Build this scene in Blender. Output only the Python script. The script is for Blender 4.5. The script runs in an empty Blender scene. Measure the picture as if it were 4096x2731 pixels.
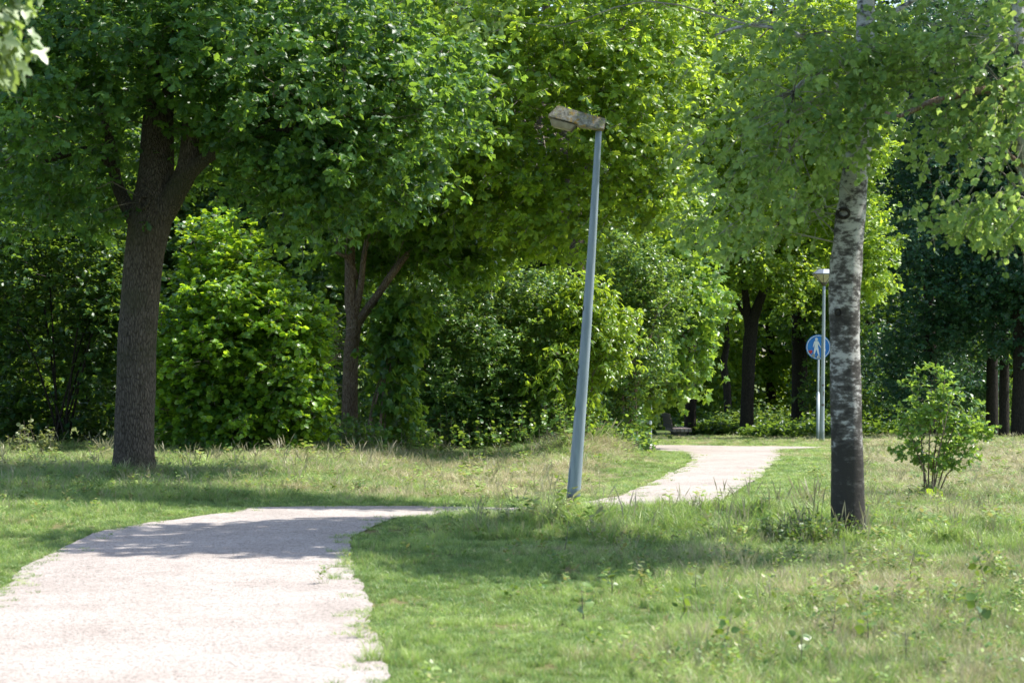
import bpy, bmesh, math, random
import numpy as np
from mathutils import Vector, Matrix
from mathutils.geometry import delaunay_2d_cdt

S = bpy.context.scene
C = S.collection
R = math.radians
# ------------------------------------------------------------------ camera, sky, sun, exposure
F = 85.0 / 36.0 * 1024.0
CAMZ = 1.6
HOR = 344.0
cd = bpy.data.cameras.new('camera')
cam = bpy.data.objects.new('camera', cd)
C.objects.link(cam)
S.camera = cam
cam.location = (0, 0, CAMZ)
cam.rotation_euler = (R(90) + math.atan((HOR - 341) / F), 0, 0)
cd.lens = 85
cd.sensor_width = 36
cd.clip_end = 2000
cd.dof.use_dof = True
cd.dof.focus_distance = 42
cd.dof.aperture_fstop = 5.6

SUN_EL, SUN_AZ = 57.0, 74.0      # azimuth: degrees to the right of the view direction (+Y)
W = bpy.data.worlds.new('World')
S.world = W
W.use_nodes = True
nt = W.node_tree
bg = nt.nodes['Background']
sky = nt.nodes.new('ShaderNodeTexSky')
sky.sky_type = 'NISHITA'
sky.sun_disc = False
sky.sun_elevation = R(SUN_EL)
sky.sun_rotation = R(SUN_AZ)
sky.air_density = 1.0
sky.dust_density = 1.5
nt.links.new(sky.outputs[0], bg.inputs[0])
bg.inputs[1].default_value = 0.15
sd = bpy.data.lights.new('sun', 'SUN')
sd.energy = 5.0
sd.angle = R(0.5)
sd.color = (1.0, 0.95, 0.87)
sun = bpy.data.objects.new('sun', sd)
C.objects.link(sun)
sv = Vector((math.sin(R(SUN_AZ)) * math.cos(R(SUN_EL)), math.cos(R(SUN_AZ)) * math.cos(R(SUN_EL)), math.sin(R(SUN_EL))))
sun.rotation_euler = sv.to_track_quat('Z', 'Y').to_euler()
S.view_settings.view_transform = 'Standard'
S.view_settings.look = 'None'
S.view_settings.exposure = 0.88
S.view_settings.gamma = 1
S.render.engine = 'CYCLES'
S.cycles.max_bounces = 6
S.cycles.diffuse_bounces = 4
S.cycles.transmission_bounces = 4
S.cycles.glossy_bounces = 2

rng = np.random.default_rng(7)

# ------------------------------------------------------------------ terrain
PR = np.array([[0, 0], [20, 0], [22.5, -.02], [24.6, -.10], [27, -.14], [30, -.17], [36, -.30], [40, -.36], [45, -.45], [50, -.54],
               [56, -.64], [61, -.86], [66, -1.06], [76, -1.3], [90, -1.85], [110, -2.2], [400, -5]])
PL = np.array([[0, 0], [36, 0], [44, -.03], [56, -.35], [76, -1.2], [90, -1.8], [110, -2.2], [400, -5]])

def sstep(x, a, b):
    t = np.clip((x - a) / (b - a), 0, 1)
    return t * t * (3 - 2 * t)

def terrain(x, y):
    x = np.asarray(x, float); y = np.asarray(y, float)
    t = sstep(x, -3.4, 0.2)
    z = np.interp(y, PR[:, 0], PR[:, 1]) * t + np.interp(y, PL[:, 0], PL[:, 1]) * (1 - t)
    z = z + .115 * np.exp(-((x - 1.3) / 2.6) ** 2 - ((y - 21.2) / 1.0) ** 2)
    z = z + .05 * np.exp(-((x + 5.0) / 1.3) ** 2 - ((y - 21.6) / 1.6) ** 2)
    z = z + .34 * np.exp(-((x - 0.9) / 1.35) ** 2 - ((y - 42.) / 5.5) ** 2) * sstep(y, 29, 35) * (1 - sstep(x, 1.9, 2.8))
    z = z + .012 * np.sin(x * 1.7 + y * .9) * np.sin(y * 1.3 - x * .6) * sstep(y, 8, 14)
    return z

def gz(x, y):
    return float(terrain(x, y))

def P(px, py, d):
    return Vector(((px - 512) * d / F, d, CAMZ - (py - HOR) * d / F))

def PG(px, d):
    x = (px - 512) * d / F
    return Vector((x, d, gz(x, d)))

# ------------------------------------------------------------------ value noise for scattering
def vnoise(x, y, sc, seed=0):
    r = np.random.default_rng(seed).random((64, 64))
    u = np.asarray(x) / sc + 1000.; v = np.asarray(y) / sc + 1000.
    iu = np.floor(u).astype(int); iv = np.floor(v).astype(int)
    fu = u - iu; fv = v - iv
    fu = fu * fu * (3 - 2 * fu); fv = fv * fv * (3 - 2 * fv)
    g = lambda a, b: r[a % 64, b % 64]
    return (g(iu, iv) * (1 - fu) * (1 - fv) + g(iu + 1, iv) * fu * (1 - fv) + g(iu, iv + 1) * (1 - fu) * fv + g(iu + 1, iv + 1) * fu * fv)

# ------------------------------------------------------------------ materials
def newmat(name):
    m = bpy.data.materials.new(name)
    m.use_nodes = True
    n = m.node_tree
    n.nodes.clear()
    out = n.nodes.new('ShaderNodeOutputMaterial')
    return m, n, out

def N(n, t, **kw):
    k = n.nodes.new(t)
    for a, b in kw.items():
        if a.startswith('i_'):
            k.inputs[a[2:].replace('_', ' ')].default_value = b
        else:
            setattr(k, a, b)
    return k

def ramp(n, stops, fac=None):
    k = n.nodes.new('ShaderNodeValToRGB')
    e = k.color_ramp.elements
    while len(e) < len(stops):
        e.new(0.5)
    for i, (p, c) in enumerate(stops):
        e[i].position = p
        e[i].color = (c[0], c[1], c[2], 1)
    if fac is not None:
        n.links.new(fac, k.inputs[0])
    return k

def leafmat(name, dark, light, trans, tw=.42, rough=.42, spec=.5, instancer=False):
    m, n, out = newmat(name)
    at = N(n, 'ShaderNodeAttribute', attribute_name='tint')
    if instancer:
        at.attribute_type = 'INSTANCER'
    fac = at.outputs['Fac']
    if instancer:
        ge = N(n, 'ShaderNodeNewGeometry')
        sb = N(n, 'ShaderNodeMath', operation='MULTIPLY_ADD'); sb.inputs[1].default_value = 1.1; sb.inputs[2].default_value = -.55
        n.links.new(ge.outputs['Random Per Island'], sb.inputs[0])
        ad = N(n, 'ShaderNodeMath', operation='ADD', use_clamp=True)
        n.links.new(sb.outputs[0], ad.inputs[0]); n.links.new(fac, ad.inputs[1])
        fac = ad.outputs[0]
    cr = ramp(n, [(0, dark), (1, light)], fac)
    p = N(n, 'ShaderNodeBsdfPrincipled')
    p.inputs['Roughness'].default_value = rough
    p.inputs['Specular IOR Level'].default_value = spec
    n.links.new(cr.outputs[0], p.inputs['Base Color'])
    t = N(n, 'ShaderNodeBsdfTranslucent')
    mx = N(n, 'ShaderNodeMix', data_type='RGBA', blend_type='MULTIPLY')
    mx.inputs[0].default_value = 0
    tr = ramp(n, [(0, [c * .55 for c in trans]), (1, trans)], at.outputs['Fac'])
    n.links.new(tr.outputs[0], t.inputs[0])
    ms = N(n, 'ShaderNodeMixShader')
    ms.inputs[0].default_value = tw
    n.links.new(p.outputs[0], ms.inputs[1])
    n.links.new(t.outputs[0], ms.inputs[2])
    n.links.new(ms.outputs[0], out.inputs[0])
    return m

def stdmat(name, col, rough=.6, metal=0., spec=.5, noise=None, bump=0., bscale=40.):
    m, n, out = newmat(name)
    p = N(n, 'ShaderNodeBsdfPrincipled')
    p.inputs['Roughness'].default_value = rough
    p.inputs['Metallic'].default_value = metal
    p.inputs['Specular IOR Level'].default_value = spec
    tc = N(n, 'ShaderNodeTexCoord')
    if noise:
        col2, sc = noise
        nz = N(n, 'ShaderNodeTexNoise'); nz.inputs['Scale'].default_value = sc; nz.inputs['Detail'].default_value = 6
        n.links.new(tc.outputs['Object'], nz.inputs['Vector'])
        cr = ramp(n, [(.38, col), (.62, col2)], nz.outputs[0])
        n.links.new(cr.outputs[0], p.inputs['Base Color'])
    else:
        p.inputs['Base Color'].default_value = (*col, 1)
    if bump:
        nb = N(n, 'ShaderNodeTexNoise'); nb.inputs['Scale'].default_value = bscale; nb.inputs['Detail'].default_value = 4
        n.links.new(tc.outputs['Object'], nb.inputs['Vector'])
        b = N(n, 'ShaderNodeBump'); b.inputs['Strength'].default_value = bump; b.inputs['Distance'].default_value = .01
        n.links.new(nb.outputs[0], b.inputs['Height']); n.links.new(b.outputs[0], p.inputs['Normal'])
    n.links.new(p.outputs[0], out.inputs[0])
    return m

def barkmat(name, c1, c2, c3, ridge=16., stretch=.14, bump=.8, moss=None):
    m, n, out = newmat(name)
    p = N(n, 'ShaderNodeBsdfPrincipled'); p.inputs['Roughness'].default_value = .9
    p.inputs['Specular IOR Level'].default_value = .2
    tc = N(n, 'ShaderNodeTexCoord')
    mp = N(n, 'ShaderNodeMapping'); mp.inputs['Scale'].default_value = (1, 1, stretch)
    n.links.new(tc.outputs['Object'], mp.inputs[0])
    nd = N(n, 'ShaderNodeTexNoise'); nd.inputs['Scale'].default_value = 3; nd.inputs['Detail'].default_value = 3
    n.links.new(tc.outputs['Object'], nd.inputs['Vector'])
    add = N(n, 'ShaderNodeMixRGB', blend_type='ADD'); add.inputs[0].default_value = .05
    n.links.new(mp.outputs[0], add.inputs[1]); n.links.new(nd.outputs['Color'], add.inputs[2])
    vo = N(n, 'ShaderNodeTexVoronoi', feature='DISTANCE_TO_EDGE'); vo.inputs['Scale'].default_value = ridge * 3.2
    n.links.new(add.outputs[0], vo.inputs['Vector'])
    nz = N(n, 'ShaderNodeTexNoise'); nz.inputs['Scale'].default_value = ridge * 2.6; nz.inputs['Detail'].default_value = 8; nz.inputs['Roughness'].default_value = .7
    n.links.new(mp.outputs[0], nz.inputs['Vector'])
    h = N(n, 'ShaderNodeMath', operation='MULTIPLY_ADD')
    sm = N(n, 'ShaderNodeMath', operation='MINIMUM'); sm.inputs[1].default_value = .25
    n.links.new(vo.outputs[0], sm.inputs[0])
    n.links.new(sm.outputs[0], h.inputs[0]); h.inputs[1].default_value = 1.4
    n.links.new(nz.outputs[0], h.inputs[2])
    cr = ramp(n, [(.36, c1), (.58, c2), (.85, c3)], h.outputs[0])
    col = cr.outputs[0]
    if moss:
        nm = N(n, 'ShaderNodeTexNoise'); nm.inputs['Scale'].default_value = 1.6; nm.inputs['Detail'].default_value = 5
        n.links.new(tc.outputs['Object'], nm.inputs['Vector'])
        mr = ramp(n, [(.5, (0, 0, 0)), (.68, (.7, .7, .7))], nm.outputs[0])
        mm = N(n, 'ShaderNodeMixRGB'); mm.inputs[2].default_value = (*moss, 1)
        n.links.new(mr.outputs[0], mm.inputs[0]); n.links.new(col, mm.inputs[1])
        col = mm.outputs[0]
    n.links.new(col, p.inputs['Base Color'])
    b = N(n, 'ShaderNodeBump'); b.inputs['Strength'].default_value = bump; b.inputs['Distance'].default_value = .06
    n.links.new(h.outputs[0], b.inputs['Height']); n.links.new(b.outputs[0], p.inputs['Normal'])
    n.links.new(p.outputs[0], out.inputs[0])
    return m

def aspenmat():
    m, n, out = newmat('aspen_bark')
    p = N(n, 'ShaderNodeBsdfPrincipled'); p.inputs['Roughness'].default_value = .75
    p.inputs['Specular IOR Level'].default_value = .25
    tc = N(n, 'ShaderNodeTexCoord')
    L = n.links.new
    sep = N(n, 'ShaderNodeSeparateXYZ'); L(tc.outputs['Object'], sep.inputs[0])
    def noise(scale, sc, det=6, rough=.6):
        mp = N(n, 'ShaderNodeMapping'); mp.inputs['Scale'].default_value = scale
        L(tc.outputs['Object'], mp.inputs[0])
        k = N(n, 'ShaderNodeTexNoise'); k.inputs['Scale'].default_value = sc; k.inputs['Detail'].default_value = det
        k.inputs['Roughness'].default_value = rough
        L(mp.outputs[0], k.inputs['Vector']); return k.outputs[0]
    band = noise((1, 1, 2.6), 15, 8, .8)        # short horizontal bands
    big = noise((1, 1, 1.6), 5.5, 4)            # big dark patches
    vert = noise((1, 1, .25), 22, 6, .7)        # vertical furrows at the foot
    # height factor 0 at the crown, 1 at the foot
    hf = N(n, 'ShaderNodeMapRange'); L(sep.outputs[2], hf.inputs[0])
    hf.inputs[1].default_value = 3.0; hf.inputs[2].default_value = .1; hf.inputs[3].default_value = 0.; hf.inputs[4].default_value = 1.
    def math_(op, a, b, c=None):
        k = N(n, 'ShaderNodeMath', operation=op)
        for i, v in enumerate((a, b, c)):
            if v is None: continue
            if isinstance(v, (int, float)): k.inputs[i].default_value = v
            else: L(v, k.inputs[i])
        return k.outputs[0]
    v1 = math_('MULTIPLY_ADD', hf.outputs[0], .125, math_('MULTIPLY', band, .50))
    v2 = math_('ADD', v1, math_('MULTIPLY', big, .52))
    foot = N(n, 'ShaderNodeMapRange'); L(sep.outputs[2], foot.inputs[0])
    foot.inputs[1].default_value = .9; foot.inputs[2].default_value = .1; foot.inputs[3].default_value = 0.; foot.inputs[4].default_value = 1.
    v3 = math_('ADD', v2, math_('MULTIPLY', foot.outputs[0], math_('MULTIPLY', vert, .16)))
    cr = ramp(n, [(.49, (.50, .49, .465)), (.535, (.33, .32, .305)), (.56, (.115, .107, .098)), (.64, (.042, .038, .034))], v3)
    L(cr.outputs[0], p.inputs['Base Color'])
    hb = math_('ADD', math_('MULTIPLY', band, .7), math_('MULTIPLY', vert, foot.outputs[0]))
    b = N(n, 'ShaderNodeBump', invert=True); b.inputs['Strength'].default_value = .55; b.inputs['Distance'].default_value = .02
    L(hb, b.inputs['Height']); L(b.outputs[0], p.inputs['Normal'])
    L(p.outputs[0], out.inputs[0])
    return m

M = {}
M['oak'] = leafmat('oak_leaf', (.024, .092, .038), (.085, .195, .048), (.38, .62, .06), .42, .42, .45)  # bluish tone of skylit shade put into the leaf colour
M['oaksunlit'] = leafmat('sunlit_oak_leaf', (.050, .135, .024), (.19, .31, .036), (.64, .86, .06), .46, .40, .45)  # oak leaf with its sunlit look put into the colour
M['oakshade'] = leafmat('shaded_oak_leaf', (.018, .078, .044), (.055, .150, .075), (.16, .33, .07), .30, .36, .6)  # oak leaf with teal skylit shade painted into its colour
M['hazel'] = leafmat('hazel_leaf', (.032, .115, .035), (.18, .33, .030), (.64, .92, .04), .45, .36, .5)
M['maple'] = leafmat('maple_leaf', (.036, .115, .036), (.13, .26, .040), (.52, .76, .06), .44, .38, .45)
M['haw'] = leafmat('hawthorn_leaf', (.034, .11, .034), (.13, .25, .055), (.48, .70, .08), .38, .34, .5)
M['cherry'] = leafmat('cherry_leaf', (.07, .16, .02), (.18, .30, .03), (.56, .76, .05), .44, .34)
M['aspen'] = leafmat('aspen_leaf', (.085, .19, .050), (.27, .40, .14), (.58, .78, .16), .48, .36, .45)
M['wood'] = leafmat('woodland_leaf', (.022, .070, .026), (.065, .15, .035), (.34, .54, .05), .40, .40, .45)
M['silver'] = leafmat('silvery_maple_leaf', (.14, .23, .08), (.34, .42, .24), (.42, .58, .10), .38, .38)
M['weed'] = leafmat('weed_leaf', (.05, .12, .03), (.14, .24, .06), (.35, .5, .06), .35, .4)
M['palewd'] = leafmat('pale_weed_leaf', (.12, .18, .06), (.34, .36, .18), (.45, .5, .12), .35, .4)
M['bark'] = barkmat('oak_bark', (.030, .025, .020), (.105, .086, .067), (.19, .158, .125), 13, .26, 1.0, (.085, .085, .045))
M['bark2'] = barkmat('maple_bark', (.085, .052, .036), (.25, .168, .122), (.38, .29, .23), 16, .2, .8)
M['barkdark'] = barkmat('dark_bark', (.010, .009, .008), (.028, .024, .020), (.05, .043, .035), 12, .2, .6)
M['aspenbark'] = aspenmat()
M['twig'] = stdmat('twig', (.10, .085, .065), .8, noise=((.22, .19, .15), 3.))
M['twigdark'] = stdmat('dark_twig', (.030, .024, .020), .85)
M['twigpale'] = stdmat('pale_twig', (.16, .14, .11), .8, noise=((.34, .32, .28), 3.))

# ------------------------------------------------------------------ objects, tags
def link(o, parent=None):
    C.objects.link(o)
    if parent is not None:
        o.parent = parent
    return o

def tag(o, label=None, cat=None, group=None, kind=None):
    if label: o['label'] = label
    if cat: o['category'] = cat
    if group: o['group'] = group
    if kind: o['kind'] = kind
    return o

def empty(name, loc, label, cat, group=None, rz=0):
    o = bpy.data.objects.new(name, None)
    o.empty_display_size = .2
    o.location = loc
    o.rotation_euler = (0, 0, rz)
    link(o)
    return tag(o, label, cat, group)

def np_mesh(name, V, faces_by_n, mat, parent=None, tint=None, smooth=True, origin=None):
    """V (n,3); faces_by_n: list of (m,k) int arrays; tint per vertex"""
    me = bpy.data.meshes.new(name)
    V = np.asarray(V, np.float32)
    if origin is not None:
        V = V - np.asarray(origin, np.float32)
    me.vertices.add(len(V))
    me.vertices.foreach_set('co', V.ravel())
    loops = np.concatenate([f.ravel() for f in faces_by_n]).astype(np.int32)
    tot = np.concatenate([np.full(len(f), f.shape[1], np.int32) for f in faces_by_n])
    start = np.concatenate([[0], np.cumsum(tot)[:-1]]).astype(np.int32)
    me.loops.add(len(loops))
    me.loops.foreach_set('vertex_index', loops)
    me.polygons.add(len(tot))
    me.polygons.foreach_set('loop_start', start)
    me.polygons.foreach_set('loop_total', tot)
    if smooth:
        me.polygons.foreach_set('use_smooth', np.ones(len(tot), bool))
    if tint is not None:
        a = me.attributes.new('tint', 'FLOAT', 'POINT')
        a.data.foreach_set('value', np.asarray(tint, np.float32))
    me.update(calc_edges=True)
    me.materials.append(mat)
    o = bpy.data.objects.new(name, me)
    link(o, parent)
    return o

def bm_obj(name, bm, mat, parent=None, smooth=False, mats=None):
    me = bpy.data.meshes.new(name)
    bm.normal_update()
    bm.to_mesh(me); bm.free()
    for mm in (mats or [mat]):
        me.materials.append(mm)
    if smooth:
        for p in me.polygons: p.use_smooth = True
    o = bpy.data.objects.new(name, me)
    return link(o, parent)

# ------------------------------------------------------------------ tubes (trunks, limbs, twigs)
class Tubes:
    def __init__(s):
        s.V = []; s.F = []; s.n = 0
    def add(s, pts, rad, k=8, rough=0., seed=0, cap=True, step=None):
        pts = [Vector(p) for p in pts]
        if step:                       # catmull-rom resample
            P_, R_ = [], []
            e = [pts[0] * 2 - pts[1]] + pts + [pts[-1] * 2 - pts[-2]]
            for i in range(len(pts) - 1):
                p0, p1, p2, p3 = e[i], e[i + 1], e[i + 2], e[i + 3]
                m = max(1, int((p2 - p1).length / step))
                for j in range(m):
                    t = j / m
                    P_.append(.5 * ((2 * p1) + (p2 - p0) * t + (2 * p0 - 5 * p1 + 4 * p2 - p3) * t * t + (3 * p1 - p0 - 3 * p2 + p3) * t ** 3))
                    R_.append(rad[i] * (1 - t) + rad[i + 1] * t)
            P_.append(pts[-1]); R_.append(rad[-1])
            pts, rad = P_, R_
        r = np.random.default_rng(seed)
        ph = r.random(6) * 6.28
        a = np.arange(k) / k * 2 * math.pi
        up = Vector((.13, .97, .2)).normalized()
        rings = []
        for i, p in enumerate(pts):
            d = (pts[min(i + 1, len(pts) - 1)] - pts[max(i - 1, 0)]).normalized()
            u = d.cross(up)
            if u.length < .05: u = d.cross(Vector((1, 0, 0)))
            u.normalize(); v = u.cross(d)
            rr = rad[i] * (1 + rough * (np.sin(a * 2 + p.z * 1.9 + ph[0]) * .5 + np.sin(a * 3 + ph[1] + p.z * 3.1) * .4 + np.sin(a * 5 + ph[2] - p.z * 5.) * .25 + np.sin(a + p.z * 6.7 + ph[3]) * .3))
            rings.append(np.array(p)[None] + (np.cos(a) * rr)[:, None] * np.array(u)[None] + (np.sin(a) * rr)[:, None] * np.array(v)[None])
        V = np.concatenate(rings)
        m = len(pts)
        i = np.arange(m - 1)[:, None] * k; j = np.arange(k)[None]; j2 = (j + 1) % k
        Fq = np.stack([i + j, i + j2, i + k + j2, i + k + j], -1).reshape(-1, 4) + s.n
        s.V.append(V); s.F.append(Fq)
        s.n += len(V)
        if cap:
            s.V.append(np.array([pts[-1]])); 
            l = (m - 1) * k + s.n - len(V)
            c = s.n
            s.n += 1
            jj = np.arange(k)
            s.F.append(np.stack([l + jj, l + (jj + 1) % k, np.full(k, c), np.full(k, c)], -1))
    def build(s, name, mat, parent=None, origin=None):
        Fa = np.concatenate(s.F)
        tri = Fa[Fa[:, 2] == Fa[:, 3]][:, :3]; q = Fa[Fa[:, 2] != Fa[:, 3]]
        fs = [x for x in (q, tri) if len(x)]
        return np_mesh(name, np.concatenate(s.V), fs, mat, parent, origin=origin)

# ------------------------------------------------------------------ leaf templates: (verts, quads or tris)
def strip_leaf(ys, ws, fold=.25, curl=.25):
    V = []
    for y, w in zip(ys, ws):
        z = -curl * y * y
        V += [(-w, y, z + fold * w), (0, y, z), (w, y, z + fold * w)]
    Q = []
    for i in range(len(ys) - 1):
        a = i * 3
        Q += [(a, a + 1, a + 4, a + 3), (a + 1, a + 2, a + 5, a + 4)]
    return np.array(V, float), np.array(Q)

def two_quad(w, fold=.3, curl=.2, m=.45):
    V = np.array([(0, 0, 0), (0, 1, -curl), (-w, m * .7, fold * w), (-w * .8, m + .3, fold * w - curl * .4), (w, m * .7, fold * w), (w * .8, m + .3, fold * w - curl * .4)])
    return V, np.array([(0, 1, 3, 2), (0, 4, 5, 1)])

def maple_leaf():
    o = []
    for ang, r in ((-165, .28), (-140, .5), (-105, .36), (-80, .78), (-62, .6), (-42, .45), (-22, .72), (0, 1.0), (22, .72), (42, .45), (62, .6), (80, .78), (105, .36), (140, .5), (165, .28)):
        a = R(ang)
        o.append((math.sin(a) * r * .62, .32 + math.cos(a) * r * .66, .10 * abs(math.sin(a)) * r - .22 * max(0, math.cos(a) * r)))
    V = [(0, .32, 0)] + o
    n = len(o)
    T = [(0, i + 1, i + 2) for i in range(n - 1)]
    return np.array(V, float), np.array(T)

T_OAK = strip_leaf([0, .16, .28, .42, .55, .70, .82, 1], [.02, .13, .08, .25, .15, .31, .22, .05], .3, .25)
T_OAK2 = strip_leaf([0, .3, .5, .78, 1], [.02, .24, .14, .32, .06], .3, .25)
T_ROUND = strip_leaf([0, .14, .45, .8, 1], [.06, .36, .46, .28, .0], .2, .2)
T_ASPEN = strip_leaf([0, .18, .5, .8, 1], [.06, .38, .42, .20, .0], .18, .1)
T_LANCE = strip_leaf([0, .35, .7, 1], [.02, .19, .15, .0], .25, .4)
T_MAPLE = maple_leaf()
T_SIMPLE = two_quad(.34)
T_THIN = two_quad(.24)

def nrm(a):
    return a / np.maximum(np.linalg.norm(a, axis=-1, keepdims=True), 1e-9)

def leaf_mesh(name, pos, axis, normal, size, tint, tmpl, mat, parent, origin=None):
    TV, TF = tmpl
    y = nrm(axis); x = nrm(np.cross(y, normal)); z = np.cross(x, y)
    K = len(TV)
    V = pos[:, None] + size[:, None, None] * (TV[None, :, 0:1] * x[:, None] + TV[None, :, 1:2] * y[:, None] + TV[None, :, 2:3] * z[:, None])
    Fc = (np.arange(len(pos)) * K)[:, None, None] + TF[None]
    return np_mesh(name, V.reshape(-1, 3), [Fc.reshape(-1, TF.shape[1])], mat, parent, tint=np.repeat(tint, K), origin=origin, smooth=False)

def B(px, py, d, rx, ry, rd, w=None):
    """crown lobe given by where it is seen and how deep it is"""
    c = P(px, py, d)
    s = d / F
    vol = rx * ry
    return (c.x, c.y, c.z, rx * s, rd, ry * s, w if w is not None else vol)

def spray(r, blobs, nclump, ntwig, nleaf, L, lsize, axis_pt, shell=2.2, up=.15, droop=.25, rosette=.6, spread=.9, nj=.55, excl=(), tintv=.22, flat=1.0, tbase=.45, outn=.75, tip=.35):
    bl = np.array([b[:6] for b in blobs]); w = np.array([b[6] for b in blobs], float)
    idx = r.choice(len(bl), nclump, p=w / w.sum())
    b = bl[idx]
    d = nrm(r.normal(size=(nclump, 3)))
    rr = r.random(nclump) ** (1 / shell)
    Cc = b[:, :3] + d * rr[:, None] * b[:, 3:6]
    for e in excl:
        q = ((Cc - np.array(e[:3])) / np.array(e[3:6]))
        keep = (q ** 2).sum(1) > 1
        Cc = Cc[keep]; d = d[keep]
    gzv = terrain(Cc[:, 0], Cc[:, 1]) + .08
    Cc = Cc[Cc[:, 2] > gzv]; 
    n = len(Cc)
    out = Cc - np.array(axis_pt)[None]
    out[:, 2] *= .5
    Bd = nrm(nrm(out) + np.array([0, 0, up]) + r.normal(size=(n, 3)) * .25)
    ct = r.normal(size=n) * tintv
    # twigs
    Td = nrm(Bd[:, None] + r.normal(size=(n, ntwig, 3)) * np.array([1, 1, .6]) * spread)
    Ts = Cc[:, None] + r.normal(size=(n, ntwig, 3)) * L * np.array([.5, .5, .3 * flat])
    Tl = L * (.55 + .45 * r.random((n, ntwig, 1)))
    # leaves
    t = r.random((n, ntwig, nleaf, 1))
    ros = r.random((n, ntwig, nleaf, 1)) < rosette
    t = np.where(ros, .88 + .12 * t, .2 + .8 * t)
    Pl = Ts[:, :, None] + Td[:, :, None] * (Tl[:, :, None] * t)
    Pl = Pl - np.array([0, 0, 1.]) * droop * (t ** 2) * Tl[:, :, None]
    sd_ = r.normal(size=(n, ntwig, nleaf, 3)) * np.array([1, 1, .45])
    ax = nrm(Td[:, :, None] * .6 + nrm(sd_) * .95 - np.array([0, 0, droop]))
    nm = nrm(np.array([0, 0, 1. - .45 * outn]) + r.normal(size=ax.shape) * nj + outn * nrm(out)[:, None, None])
    ti = np.clip(tbase + tip * (t[..., 0] - .65) + ct[:, None, None] + .16 * r.normal(size=(n, ntwig, nleaf)), 0, 1)
    sz = lsize * (.65 + .55 * r.random((n, ntwig, nleaf)))
    # drop leaves that ended up in or below the ground
    Pl = Pl.reshape(-1, 3); ax = ax.reshape(-1, 3); nm = nm.reshape(-1, 3); ti = ti.ravel(); sz = sz.ravel()
    k = Pl[:, 2] > terrain(Pl[:, 0], Pl[:, 1]) + .03
    for e in excl:
        if len(e) > 6:
            q = ((Pl - np.array(e[:3])) / np.array(e[3:6])); k &= (q ** 2).sum(1) > 1
    return Cc, Ts.reshape(-1, 3), (Ts + Td * Tl - np.array([0, 0, 1.]) * droop * Tl).reshape(-1, 3), Pl[k], ax[k], nm[k], sz[k], ti[k]

def thin_twigs(A, Bp, rad, V, Fl, off):
    """three-sided prisms from A to Bp"""
    d = nrm(Bp - A)
    u = nrm(np.cross(d, np.array([.2, .3, .93]))); v = np.cross(d, u)
    vs = []
    for k in range(3):
        a = k * 2.0944
        vs.append(A + rad * (math.cos(a) * u + math.sin(a) * v))
    for k in range(3):
        a = k * 2.0944
        vs.append(Bp + rad * .5 * (math.cos(a) * u + math.sin(a) * v))
    X = np.stack(vs, 1).reshape(-1, 3)
    base = (np.arange(len(A)) * 6)[:, None, None]
    q = np.array([(0, 1, 4, 3), (1, 2, 5, 4), (2, 0, 3, 5)])
    V.append(X); Fl.append((base + q[None]).reshape(-1, 4) + off)
    return off + len(X)

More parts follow.
